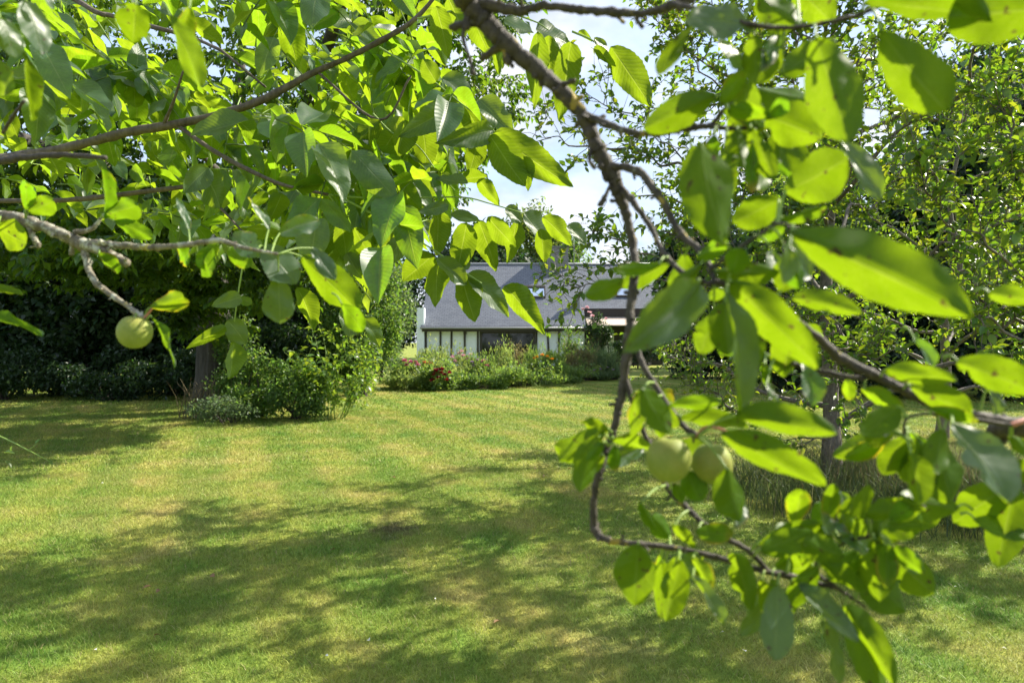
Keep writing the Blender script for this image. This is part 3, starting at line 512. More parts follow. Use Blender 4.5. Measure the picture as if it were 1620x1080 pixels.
M['fallen'] = leaf_mat('fallen', (.24,.16,.06), (.26,.19,.08), (.3,.2,.05), .2, .6)
for i in range(16):
    y_ = RNG.uniform(3.4, 9); x_ = RNG.uniform(-.62, .62)*y_; q = MB(); s_ = RNG.uniform(.03, .055)
    scatter(q, T_APP, [(x_, y_, .032)], [(RNG.normal(), RNG.normal(), .15)], [(RNG.normal()*.4, RNG.normal()*.4, 1)], s_, s_*.55); tag(q.build('fallen_leaf', M['fallen']), 'small dry brown leaf fallen on the mown lawn', 'fallen leaf', 'dry leaves scattered on the lawn')
# ------------------------------------------------------------------ apple trees
def twig_leaves(lf, pts, L0, dens, spur=.5):
    P0 = np.asarray(pts, float); seg = np.linalg.norm(np.diff(P0, axis=0), axis=1); tot = seg.sum(); n = max(3, int(tot*dens)); s = np.sort(RNG.uniform(.12, 1, n))*tot; s[-1] = tot
    cs = np.concatenate([[0], np.cumsum(seg)]); q = np.stack([np.interp(s, cs, P0[:,i]) for i in range(3)], 1)
    ax = unit(P0[-1]-P0[0]); t = rand_unit(n)*.9+ax*.55+(0,0,.1); nr = rand_unit(n)*.55+(0,0,1); L = L0*RNG.uniform(.55, 1.2, n)
    scatter(lf, T_APP, q, t, nr, L, L*RNG.uniform(.5, .68, n))
def grow(br, lf, a, b, r, L0, dens, nsec=9, seclen=.55, lift=.25, ter=3):
    pts = wob(a, b, 6, .045); ln = np.linalg.norm(np.subtract(b, a)); br.tube(pts, np.linspace(r, max(.003, r*.22), 6), 6, 3)
    for i in range(nsec):
        f = RNG.uniform(.22, 1.0); k = min(4, int(f*5)); o = pts[k]+(pts[k+1]-pts[k])*(f*5-k)
        ax = unit(pts[k+1]-pts[k]); d = unit(ax*.75+rand_unit(1)[0]*.8+np.array((0,0,lift))); e = o+d*seclen*RNG.uniform(.5, 1.15)
        p2 = wob(o, e, 4, .06); br.tube(p2, np.linspace(max(.004, r*.3), .0022, 4), 4, 2); twig_leaves(lf, p2, L0, dens)
        for j in range(ter):
            g = RNG.uniform(.3, 1); o2 = o+(e-o)*g; e2 = o2+unit(d*.5+rand_unit(1)[0]+np.array((0,0,lift)))*seclen*.45*RNG.uniform(.5, 1.2)
            p3 = wob(o2, e2, 3, .05); br.tube(p3, [.0035,.0028,.0018], 3, 1); twig_leaves(lf, p3, L0, dens)
    twig_leaves(lf, pts[3:], L0, dens)
def apple_tree(label, base, h, r0, nl, reach, extra, L0, dens, zlow=.55):
    nl = int(nl*1.45)
    base = np.array(base, float); root = thing('apple_tree', base, label, 'apple tree', 'apple trees on the right of the lawn')
    tr = MB(); sp = wob(base-(0,0,.05), base+(RNG.normal()*.12, RNG.normal()*.12, h), 7, .012); tr.tube(sp, np.linspace(r0, r0*.2, 7)*np.array((1.35,1,.95,.9,.85,.8,1)), 12, 4, .05); tr.build('trunk', M['apple_bark'], root)
    br = MB(); lf = MB()
    for i in range(nl):
        f = zlow/h+(1-zlow/h)*(i+.5)/nl; k = min(5, int(f*6)); o = sp[k]+(sp[k+1]-sp[k])*(f*6-k); a = i*2.4+RNG.uniform(-.4, .4)
        rr = reach*(1.0-.45*abs(f-.45))*RNG.uniform(.75, 1.1); e = o+np.array((math.cos(a)*rr, math.sin(a)*rr, rr*RNG.uniform(.15, .75)))
        grow(br, lf, o, e, r0*.36*(1.15-.6*f), L0, dens, 14, .62)
    for pts, dd in extra:
        W3 = [P(px, py, d) for px, py, d in pts]
        for q in range(len(W3)-1): grow(br, lf, W3[q], W3[q+1], .016-.003*q, L0, dens*dd, 10, .46, .2, 3)
    br.build('branches', M['apple_bark'], root); lf.build('crown', M['apple_leaf'], root); return root
apple_tree('apple tree with straight grey trunk standing in long grass', (3.28,7.0,0), 6.0, .085, 17, 2.35,
    [([(1318,430,7),(1200,335,6.8),(1095,268,6.5),(1005,180,6.3),(905,150,6.2)], .6), ([(1095,268,6.5),(990,235,6.3),(855,222,6.2)], .5), ([(1318,300,7),(1220,190,6.7),(1140,140,6.5),(1078,72,6.4),(1040,15,6.3)], .6),
     ([(1318,480,7),(1150,440,6.5),(1030,402,6.2),(930,372,6.0)], .8), ([(1140,440,6.5),(1000,440,6.0),(915,455,6.0)], .5), ([(1318,380,7),(1255,300,6.8),(1215,200,6.6),(1190,90,6.4),(1180,20,6.3)], .9), ([(1318,420,7),(1240,360,6.6),(1160,320,6.3),(1090,330,6.1)], .8), ([(1318,350,7),(1270,250,6.5),(1255,130,6.2),(1260,30,6)], .9), ([(1318,250,7),(1350,140,6.6),(1400,40,6.4)], .9), ([(1318,520,7),(1230,500,6.6),(1130,500,6.3)], .6), ([(1318,700,7),(1230,665,6.9),(1160,650,6.8),(1105,600,6.7),(1068,525,6.6)], .35)], .075, 28)
apple_tree('apple tree reaching into the picture from the right edge', (5.7,5.7,0), 4.5, .09, 15, 2.3,
    [([(1800,420,5.4),(1650,330,4.6),(1600,240,4.3),(1600,170,4.2)], .7), ([(1800,500,5.4),(1600,420,4.7),(1490,330,4.5),(1440,240,4.4)], .8), ([(1800,600,5.4),(1620,540,4.8),(1510,470,4.5)], .8)], .085, 25)
apple_tree('small apple tree farther back between hedge and apple trunk', (6.6,10.5,0), 5.4, .08, 14, 2.3, [], .075, 32)

sg = thing('sapling', (-3.5,13.3,0), 'bright leafy walnut sapling right of the dark walnut shrub', 'sapling'); br = MB(); lf = MB()
for i in range(15):
    a_ = i*2.4; o = np.array((-3.5+.2*math.cos(a_), 13.3+.15*math.sin(a_), -.03)); h_ = RNG.uniform(.5, 1.75); e = o+np.array((math.cos(a_)*RNG.uniform(.3,.85), math.sin(a_)*.5, h_)); grow(br, lf, o, e, .012, .115, 13, 8, .42, .25, 2)
br.build('stem', M['green_stem'], sg); lf.build('foliage', M['sapling_leaf'], sg)
# ------------------------------------------------------------------ walnut tree
wt = thing('walnut_tree', (-6.35,14.5,0), 'huge walnut tree with thick trunk and boughs arching over the lawn', 'walnut tree')
WB = np.array((-6.35, 14.5, 0))
TP = np.array([WB+(0,0,-.1), WB+(0,0,.12), WB+(0,0,.4), WB+(.02,0,.8), WB+(.03,0,1.2), WB+(.02,0,1.7), WB+(0,0,2.2), WB+(-.05,.05,2.8), WB+(-.1,.1,3.4)]); TR_ = [.56,.46,.385,.35,.335,.325,.32,.31,.30]
V = []; F = []; ns = 64; nr_ = 60; rg = RNG.normal(size=ns)*.035+.05*np.sin(np.arange(ns)*2*np.pi/ns*5+1); rg = rg+.02*np.sign(np.sin(np.arange(ns)*2*np.pi/ns*16))
for i in range(nr_+1):
    f = i/nr_*8; k = min(7, int(f)); c = TP[k]+(TP[k+1]-TP[k])*(f-k); ra = TR_[k]+(TR_[k+1]-TR_[k])*(f-k)
    if i % 4 == 0: rg = rg*.9+RNG.normal(size=ns)*.014
    fl = 1+.10*np.sin(np.arange(ns)*2*np.pi/ns*5+1)*max(0, 1-i/14)
    for q in range(ns): a_ = 2*math.pi*q/ns+.02*math.sin(i*.7); V.append(c+np.array((math.cos(a_), math.sin(a_), 0))*ra*(1+rg[q])*fl[q])
F = [(i*ns+q, i*ns+(q+1) % ns, (i+1)*ns+(q+1) % ns, (i+1)*ns+q) for i in range(nr_) for q in range(ns)]
tr = MB(); tr.add(V, F); tr.build('trunk', M['walnut_trunk'], wt)
def wpx(l, d0=None): return [P(*q) for q in l]
lim = [[WB+(-.1,.1,3.2), (-6.6,10,4.2), (-6.2,6.5,3.7), (-4.2,3.2,2.75), P(-40,255,2.05)], [WB+(-.05,.1,3.3), (-3.8,12,5.2), (-2.2,9.5,6.6), (-.8,8,7.0)], [WB+(-.1,.1,3.3), (-8.5,12.4,5.6), (-10,10.5,7)], [WB+(0,.1,3.3), (-6,14.8,6), (-5.8,15,10)], [WB+(0,.1,3.3), (-4.3,15.5,5.4), (-1.6,16,7.8)], [WB+(0,.1,3.3), (-9,16,5.6), (-12,17,7)], [WB+(0,.1,3.2), (-4.6,11.2,3.6), (-3.3,8.2,3.3), (-2.5,5.5,3.0)], [(-6.2,6.5,3.7), (-3.8,4.4,3.9), (-1.9,3.1,3.2), P(120,-30,2.7)], [(-6.2,6.5,3.7), (-4.4,3.4,2.4), P(-60,320,2.4)]]
rl = [[.17,.12,.08,.045,.02], [.17,.12,.08,.04], [.15,.1,.05], [.2,.13,.05], [.15,.1,.04], [.15,.1,.04], [.12,.08,.05,.02], [.07,.05,.03,.013], [.05,.03,.012]]
for l, r in zip(lim, rl): b_ = MB(); b_.tube(l, r, 10, 6, .03); b_.build('bough', M['walnut_trunk'], wt)
near = [([(-40,255,2.05),(0,252,2.0),(110,233,1.95),(190,212,1.92),(265,199,1.9),(345,181,1.9),(420,156,1.88),(490,118,1.86),(540,96,1.85),(600,66,1.83),(655,32,1.8),(700,-20,1.78)], .017, .007), ([(283,200,1.9),(340,240,1.86),(400,272,1.82),(450,293,1.8),(520,308,1.76)], .0075, .005), ([(-60,320,2.4),(0,318,2.3),(80,318,2.25),(160,312,2.2),(230,303,2.2),(325,292,2.15)], .0105, .007), ([(312,295,2.15),(345,325,2.1),(390,372,2.0),(430,400,1.95)], .005, .003), ([(80,-25,2.7),(150,18,2.6),(180,26,2.6),(250,45,2.5),(300,58,2.5),(350,80,2.4)], .013, .006), ([(258,199,1.9),(274,162,1.85),(290,112,1.8)], .006, .003), ([(350,80,2.4),(420,138,2.3)], .006, .004), ([(500,112,1.86),(600,190,1.8),(650,120,1.75)], .005, .003)]
for l, r0, r1 in near: b_ = MB(); b_.tube(wpx(l), np.linspace(r0, r1, len(l))*.85*RNG.uniform(.88, 1.14, len(l)), 9, 6, .09); b_.build('branch', M['walnut_bark'], wt)
def orient(a, px, py, d, kind):
    v = unit(EYE-a); best = None
    c0 = P(px, py, d); L0 = np.linalg.norm(c0-a)
    for be in (0, -12, 12, -25, 25, -38, 38, -48, 48):
        c = P(px, py, d+L0*math.tan(R(be))); t = unit(c-a); n0 = unit(v-(v@t)*t); s = np.cross(t, n0)
        for al in np.linspace(-55, 55, 23):
            n = math.cos(R(al))*n0+math.sin(R(al))*s; k = n@SUN; pen = .0022*abs(be)+.0012*abs(al)
            if kind == 'b': sc = -abs(k+.66)-pen
            elif kind == 'd': sc = -max(0, .22-k)-.5*max(0, k-.45)-.5*pen
            elif kind == 's': sc = 2*(n@unit(SUN+v))-pen
            else: sc = -abs(k+.05)-pen
            if best is None or sc > best[0]: best = (sc, c, t, n, math.cos(R(al)))
    return best[1:]
def own_leaf(kind, bites=0):
    pf = prof_plum if kind == 'plum' else prof_walnut; a1, a2 = RNG.uniform(.85, 1.25), RNG.uniform(-.12, .12); bt = [(RNG.uniform(.15, .95), RNG.choice((-1, 1)), RNG.uniform(.03, .075), RNG.uniform(.15, .5)) for _ in range(bites)]; ph = RNG.uniform(0, 6, 3)
    V, F, U = leaf_template(26, 8, lambda y: pf(y**a1), RNG.uniform(.0, .20), RNG.uniform(-.02, .22), RNG.uniform(.02, .06), RNG.uniform(-.25, .25), .04, RNG.uniform(-.14, .14))
    u = (U[:,0]-.5)*2; f = 1+a2*u+.03*np.sin(U[:,1]*11+ph[0])*np.abs(u)+.018*np.sin(U[:,1]*34+ph[1])*np.abs(u)
    for y0, sd, wd, dp in bt: f = f*(1-dp*np.exp(-((U[:,1]-y0)/wd)**2)*(np.sign(u) == sd))
    V[:,0] *= f; V[:,2] += .012*np.sin(U[:,1]*8+u*4+ph[2])+.008*np.sin(U[:,1]*19-u*7+ph[1])*np.abs(u); return [(V, F, U)]
def traced(mb, temps, bx, by, tx, ty, w, kind, d, dd=0.):
    a = P(bx, by, d); c, t, n, cs = orient(a, tx, ty, d+dd, kind); L = np.linalg.norm(c-a); Wd = min(w/FPX*d/max(.80, cs), L*.95)
    scatter(mb, temps, [a], [t], [n if kind in 'ds' else -n], L*1.04, Wd)
    return L*Wd
rach = []
WL = []                                    # traced walnut sprays: rachis pixels, depth, leaflets
WL.append(([(600,75),(680,125),(728,163),(765,190),(782,208)], 1.75, [(780,210,900,297,55,'b'),(775,214,825,295,52,'b'),(826,248,840,300,28,'b'),(780,205,702,225,40,'d'),(757,158,808,203,44,'d'),(725,165,643,207,46,'d'),(700,122,746,160,42,'d'),(745,190,700,225,40,'b'),(757,222,745,272,36,'b'),(735,168,775,232,42,'b'),(700,140,665,190,36,'b'),(690,130,668,95,34,'b')]))
WL.append(([(660,30),(760,12),(840,32),(868,48)], 1.5, [(850,50,848,170,40,'b'),(868,56,872,135,36,'b'),(848,46,906,66,46,'d'),(903,66,889,188,46,'b'),(797,30,842,52,34,'d'),(785,58,790,118,20,'b'),(742,14,772,86,44,'b'),(708,-5,738,58,48,'b'),(690,10,712,90,40,'b')]))
WL.append(([(905,50),(935,63),(950,75),(968,92)], 1.5, [(940,60,980,108,30,'d'),(966,74,1029,164,54,'b'),(940,74,972,106,18,'b'),(915,50,936,62,12,'b')]))
WL.append(([(520,308),(560,312),(640,314),(730,312),(775,322),(830,338)], 1.7, [(692,333,695,402,36,'b'),(738,352,728,426,44,'b'),(757,348,787,423,40,'b'),(772,343,812,393,38,'b'),(817,348,805,415,36,'b'),(828,338,870,384,40,'d'),(855,362,862,413,30,'b'),(858,343,906,383,34,'b'),(898,356,929,385,27,'d'),(800,328,827,351,26,'d'),(757,284,790,321,28,'b'),(714,338,758,350,27,'d'),(710,324,664,336,22,'d'),(640,372,594,394,36,'b'),(662,322,634,360,38,'b'),(740,290,690,280,24,'d'),(730,285,770,278,26,'b')]))
WL.append(([(545,315),(620,355),(690,398),(735,430),(762,448)], 1.65, [(686,404,640,441,50,'b'),(690,418,694,483,50,'b'),(690,408,736,452,34,'d'),(730,440,752,506,46,'b'),(738,434,810,494,44,'d'),(798,452,861,521,42,'b'),(735,428,728,400,24,'d'),(640,372,612,420,36,'d')]))
WL.append(([(520,308),(535,330),(545,370),(545,400)], 1.7, [(543,405,603,464,36,'b'),(540,345,551,413,32,'b'),(470,455,503,516,38,'b'),(545,484,556,533,32,'d'),(575,500,604,546,28,'d'),(530,365,500,420,34,'b'),(545,390,520,440,30,'m'),(548,400,570,440,30,'d'),(560,360,590,410,34,'b')]))
WL.append(([(392,370),(384,420),(376,470),(371,508)], 1.55, [(369,540,369,597,44,'b'),(360,506,392,541,38,'d'),(358,517,303,544,22,'b'),(382,470,338,482,28,'d'),(378,470,400,482,18,'m')]))
WL.append(([(590,180),(620,210),(660,230),(690,270)], 1.8, [(605,250,640,302,44,'b'),(642,190,630,248,42,'b'),(668,200,682,267,44,'b'),(680,264,684,314,38,'b'),(625,210,588,262,42,'b'),(600,190,560,230,40,'m')]))
WL.append(([(330,240),(335,262),(330,275)], 1.7, [(322,272,356,327,50,'b'),(446,306,430,347,34,'b'),(330,265,290,300,40,'d'),(470,300,520,265,40,'m')]))
for rc, d, lv in WL:
    b_ = MB(); b_.tube([P(x, y, d+.04*i/len(rc)) for i, (x, y) in enumerate(rc)], np.linspace(.0028, .0014, len(rc)), 6, 4); st = b_.build('rachis', M['green_stem'], wt)
    for i, q in enumerate(lv):
        b_ = MB(); traced(b_, own_leaf('walnut'), *q, d+RNG.uniform(-.05, .05), RNG.uniform(-.03, .05)); b_.build('leaflet', M['walnut_leaf'], wt)
# procedural compound leaves filling the boughs
def in_mask(px, py):
    if py < -60 or px < -60: return False
    if px < 600: low = 330+.19*px if px < 250 else 395+(px-250)*.33
    else: low = 470-(px-600)*.9
    right = 735 if py < 90 else 790-.03*(py-90) if py < 240 else 745
    return py < low and px < right
def compound(mb, st, base, dirv, L, nl, lmin):
    dirv = unit(dirv); sag = np.array((0, 0, -1.)); pts = [base]; d = dirv.copy()
    for i in range(6): d = unit(d+sag*.09); pts.append(pts[-1]+d*L/6)
    pts = np.array(pts)
    if st is not None: st.tube(pts, np.linspace(.0026, .0012, 7), 4, 1)
    side = unit(np.cross(d, (0,0,1.))+RNG.normal(size=3)*.25); pos = []; tt = []; nn_ = []; LL = []
    for i in range(nl):
        f = .30+.68*i/nl; k = min(5, int(f*6)); o = pts[k]+(pts[k+1]-pts[k])*(f*6-k)
        for s in (-1, 1): pos.append(o); tt.append(side*s+d*.55+RNG.normal(size=3)*.24+sag*RNG.uniform(.05,.75)); nn_.append(np.cross(side, d)*0+(0,0,1)+RNG.normal(size=3)*.45); LL.append(lmin*(.72+.45*f)*RNG.uniform(.85,1.1))
    pos.append(pts[-1]); tt.append(d+sag*.3); nn_.append(np.array((0,0,1))+RNG.normal(size=3)*.4); LL.append(lmin*1.35)
    LL = np.array(LL); return pos, tt, nn_, LL
comp = []
BR = []
for l, r0, r1 in near:
    for i in range(len(l)-1):
        for f in np.linspace(0, 1, 5): BR.append((l[i][0]*(1-f)+l[i+1][0]*f, l[i][1]*(1-f)+l[i+1][1]*f, l[i][2]))
BR = np.array(BR)
def try_compound(d, n, lmin, Lr, xr=(-60,760), yr=(-70,520)):
    done = 0; tries = 0
    while done < n and tries < n*120:
        tries += 1; px = RNG.uniform(*xr); py = RNG.uniform(*yr)
        dd = RNG.uniform(*d); b = P(px, py, dd); dirv = np.array((RNG.uniform(-.5, 1), RNG.uniform(-.8, .5), RNG.uniform(-.5, .45)))
        st = MB(); pos, t, nr, LL = compound(None, st, b, dirv, Lr*RNG.uniform(.8, 1.2), RNG.integers(2, 4), lmin)
        ok = True
        for q, tv, l in zip(pos, t, LL):
            e = q+unit(tv)*l
            for z in (q, e):
                if z[1] < .9: ok = False; continue
                u, w_ = 810+z[0]/z[1]*FPX, 540-(z[2]-1.5)/z[1]*FPX
                if not in_mask(u, w_): ok = False
                if ok and RNG.uniform() < .75 and (((BR[:,0]-u)**2+(BR[:,1]-w_)**2 < 26**2) & (BR[:,2] > z[1]-.05)).any(): ok = False
        if not ok: continue
        comp.append((px, py, dd, st, pos, t, nr, LL)); done += 1
try_compound((1.45, 2.1), 74, .112, .26); try_compound((2.1, 3.2), 86, .12, .30); try_compound((3.2, 5.5), 100, .12, .32)
comp.sort(key=lambda c: c[2]); rest = MB(); rest_s = MB()
for i, (px, py, dd, st, pos, t, nr, LL) in enumerate(comp):
    tgt = MB() if i < 60 else rest
    if i < 60: tgt.V += st.V; tgt.U += [u+.5 for u in st.U]; tgt.F += st.F; tgt.n += st.n
    scatter(tgt, T_WAL if dd < 3.2 else T_APP, pos, t, nr, LL, LL*RNG.uniform(.46, .56, len(LL)))
    if i < 60: tgt.build('compound_leaf', M['walnut_leaf'], wt)
    if i < 60: continue
    rest_s.V += st.V; rest_s.U += st.U; rest_s.F += [f+rest_s.n for f in st.F]; rest_s.n += st.n
rest.build('leaf_mass', M['walnut_leaf'], wt)['kind'] = 'stuff'
rest_s.build('leaf_stalks', M['green_stem'], wt)['kind'] = 'stuff'
# the far crown: leaf rosettes in lobes
cw = MB()
def rosettes(c, r, nl, n, zmin, spread=.3, keep=None):
    p, lob = lobed_points(c, r, nl, n, spread, .85, zmin)
    if keep is not None: p = p[np.array([keep(q) for q in p])]
    pos = []; t = []; nr = []; L = []
    for q in p:
        for j in range(4):
            a, b2, c2, l2 = compound(None, None, q, (RNG.normal(), RNG.normal(), .15), .26, 3, .11); pos += a; t += b2; nr += c2; L += list(l2)
    L = np.array(L); scatter(cw, T_FAR, pos, t, nr, L*1.05, L*.58)
def keep_px(q):
    if q[1] < 4.5: return False
    px = 810+q[0]/q[1]*FPX; py = 540-(q[2]-1.5)/q[1]*FPX
    return px < 850-max(0, py-160)*.75 and py < 455+20*math.sin(px*.03)
rosettes((-6.6,14.3,7.2), (7.8,6.5,4.9), 70, 2000, 2.3, .24, keep_px)
rosettes((-5.4,9.5,4.8), (4.8,3.0,2.4), 36, 760, 2.5, .3, keep_px)
rosettes((-3.2,18.6,6.4), (3.4,2.6,3.4), 36, 520, 2.6, .28, keep_px)
rosettes((-1.6,12.5,6.6), (2.6,2.6,3.0), 26, 330, 3.0, .3, keep_px)
def keep_low(q):
    px = 810+q[0]/q[1]*FPX; py = 540-(q[2]-1.5)/q[1]*FPX
    return py < (520 if 150 < px < 265 else 565) and px < 600 and (px > 170 or py < 455)
rosettes((-4.6,11.6,3.0), (2.3,1.2,1.2), 26, 300, 1.5, .3, keep_low)
rosettes((-5.5,12.5,2.5), (1.1,.7,1.1), 16, 170, 1.2, .34, lambda q: 540-(q[2]-1.5)/q[1]*FPX < 565)
rosettes((-6.6,10.8,3.4), (2.2,1.4,1.1), 22, 220, 1.7, .3, keep_low)
rosettes((-8.5,12,3.6), (2.4,1.6,1.2), 20, 200, 2.0, .3, keep_low)
cw.build('crown', M['walnut_crown'], wt)

# ------------------------------------------------------------------ plum tree (the photographer stands under it)
pt = thing('plum_tree', (.55,-1.2,0), 'old plum tree with blurred twigs and green plums close to the viewer', 'plum tree')
b_ = MB(); b_.tube([(.55,-1.2,-.05),(.55,-1.2,.3),(.5,-1.12,1.0),(.48,-1.0,1.55),(.4,-.85,1.85)], [.11,.085,.075,.07,.055], 14, 5, .05); b_.build('trunk', M['plum_bark'], pt)
def limb(pts, r, mat='plum_bark', name='branch', sides=10):
    P0 = np.array(pts, float); r0 = np.broadcast_to(np.asarray(r, float), (len(P0),)); E = np.vstack([2*P0[0]-P0[1], P0, 2*P0[-1]-P0[-2]]); out = []; rr = []
    for i in range(len(P0)-1):
        a, b, c, d = E[i], E[i+1], E[i+2], E[i+3]
        for k in range(6):
            t = k/6; q = .5*((2*b)+(c-a)*t+(2*a-5*b+4*c-d)*t*t+(3*b-a-3*c+d)*t**3); ra = r0[i]*(1-t)+r0[i+1]*t
            out.append(q+RNG.normal(size=3)*ra*.10); rr.append(ra*(1+RNG.normal()*.05+(.13 if k == 0 and i else 0)))
    out.append(P0[-1]); rr.append(r0[-1]); b_ = MB(); b_.tube(out, rr, sides, 3, .07); out = np.array(out)
    for i in range(1, len(out)-1):      # spurs, buds and knots
        if out[i][1] > .3 and RNG.uniform() < .30:
            d = unit(unit(out[i+1]-out[i])*.5+rand_unit(1)[0]*1.1); ra = rr[i]; ln = ra*RNG.uniform(1.5, 3.6)
            b_.tube([out[i], out[i]+d*ln*.55, out[i]+d*ln*.85, out[i]+d*ln], [ra*.55, ra*.34, ra*.42, ra*.2], 6, 2, .15)
    return b_.build(name, M[mat], pt)
BRP = []
def plimb(px, r, mat='plum_bark', k=.70):
    for i in range(len(px)-1):
        for f in np.linspace(0, 1, 6): BRP.append([px[i][j]*(1-f)+px[i+1][j]*f for j in range(3)])
    r = np.array(r, float)*(.76 if r[0] >= 11 or mat != 'plum_bark' else k)
    return limb([P(*q) for q in px], np.array(r)/FPX*np.array([q[2] for q in px]), mat)
limb([(.4,-.85,1.8),(.2,-.4,2.02),(-.0,.2,2.0),(-.03,.5,1.88),P(735,0,.62)], [.045,.03,.018,.014,.0122])
limb([(.48,-1.0,1.5),(.75,-.4,1.5),(.72,.25,1.47),P(1660,685,.56),P(1620,672,.55)], [.045,.03,.014,.0075,.007])
limb([(.42,-.9,1.75),(-.1,-.8,1.85),(-.8,-.2,1.82),(-.9,.5,1.72),P(-10,338,.85)], [.045,.035,.02,.012,.0095])
plimb([(735,0,.62),(765,32,.62),(800,68,.62),(850,110,.62),(893,150,.62),(925,190,.62),(945,235,.62),(965,268,.62),(978,300,.62),(990,340,.62),(1001,385,.62),(1005,420,.61),(1000,465,.61),(996,520,.6),(990,575,.6),(980,640,.6),(966,695,.6),(948,745,.59),(939,795,.59),(942,838,.59),(962,854,.58),(1010,860,.57),(1060,866,.57),(1130,880,.56),(1200,900,.55),(1255,912,.55),(1325,930,.54)], [21,20,19,16,15,14,16,15,14,9,9,9,9,9,10,8,7.5,8,7,9,7,6,6,6,6,7,4])
plimb([(760,8,.62),(820,18,.6),(860,10,.59),(920,16,.58),(970,20,.57),(1015,22,.57),(1055,12,.56),(1105,-8,.56)], [14,10,8,8,9,7,9,10])
plimb([(1010,22,.57),(1008,32,.57),(1017,44,.57)], [5,4,5])
plimb([(925,182,.62),(960,196,.6),(1000,210,.58),(1050,210,.57),(1110,200,.56),(1150,203,.55),(1195,203,.54)], [10,8,7,7,6.5,5,4]); plimb([(1125,200,.56),(1140,180,.55),(1160,155,.54)], [6,4,3])
plimb([(965,262,.62),(1008,270,.6),(1040,306,.58),(1062,345,.57),(1080,372,.56),(1108,398,.54),(1125,425,.52),(1130,450,.5)], [10,9,9,8,8,7,6,5])
plimb([(980,293,.62),(1005,325,.6),(1030,360,.59),(1050,400,.57),(1085,435,.54),(1125,450,.5)], [8,7,6,6,6,5])
plimb([(968,285,.62),(960,305,.61),(950,325,.61)], [4,4,8]); plimb([(935,235,.62),(933,255,.61),(942,266,.61)], [5,4,5]); plimb([(805,72,.62),(803,95,.62),(808,100,.62)], [12,9,5])
plimb([(738,20,.62),(733,60,.62),(745,100,.62),(748,118,.62)], [5,4,4,6])
plimb([(990,600,.6),(1012,668,.59),(1030,708,.585),(1053,767,.58),(1083,800,.57),(1120,833,.56),(1153,853,.555),(1187,873,.55),(1215,903,.55)], [7,6,6,6,6.5,7,6,6,6])
plimb([(1000,520,.6),(1006,545,.6),(1017,577,.59),(1038,612,.58),(1060,645,.56),(1080,672,.54),(1104,690,.53)], [6,7,7,6,6,6,8])
plimb([(1660,685,.56),(1620,672,.55),(1560,660,.54),(1500,648,.53),(1440,622,.53),(1380,592,.52),(1330,566,.52),(1295,535,.51),(1240,490,.5),(1180,458,.5),(1130,445,.5)], [11,11,11,10,10,10,11,8,5,5,6]); plimb([(1370,600,.52),(1320,592,.53),(1270,580,.54),(1215,562,.55)], [5,6,6,4])
plimb([(1600,672,.5),(1480,655,.5),(1435,662,.49),(1430,690,.49)], [4,4,3,3])
plimb([(1245,45,.5),(1190,40,.5),(1120,20,.52),(1060,5,.55)], [5,6,6,7]); plimb([(1460,-30,.5),(1380,15,.48),(1300,38,.48),(1240,45,.5)], [6,5,5,5]); plimb([(1125,425,.5),(1180,385,.48),(1230,355,.46),(1260,362,.42)], [5,4,4,3])
plimb([(1325,930,.54),(1290,900,.54),(1330,860,.53),(1390,845,.52)], [4,5,4,3]); plimb([(1325,930,.54),(1370,960,.53)], [4,2.5])
lich = [([(-10,338,.85),(50,352,.84),(100,372,.83),(130,386,.83),(165,398,.82),(203,418,.82)], [11.5,11,11,13,9,9]), ([(128,384,.83),(160,385,.82),(200,389,.81),(250,391,.8),(300,387,.79),(345,380,.78),(385,392,.77),(440,402,.76)], [8,7,7,6,6,5,4,3]), ([(132,390,.83),(140,425,.82),(155,450,.81),(185,472,.79),(212,492,.77),(232,505,.75)], [6.5,6,6,5,5,3.5]), ([(40,348,.84),(55,378,.84),(62,390,.84)], [6,5,6]), ([(118,368,.83),(145,362,.83),(160,345,.83)], [5,4,3])]
for l, r in lich: plimb(l, r, 'lichen_bark')
plimb([(-30,262,.9),(20,252,.88),(90,245,.86),(168,250,.85)], [9,8,6,5]); plimb([(5,210,.8),(20,185,.78),(38,160,.76)], [4,4,3])
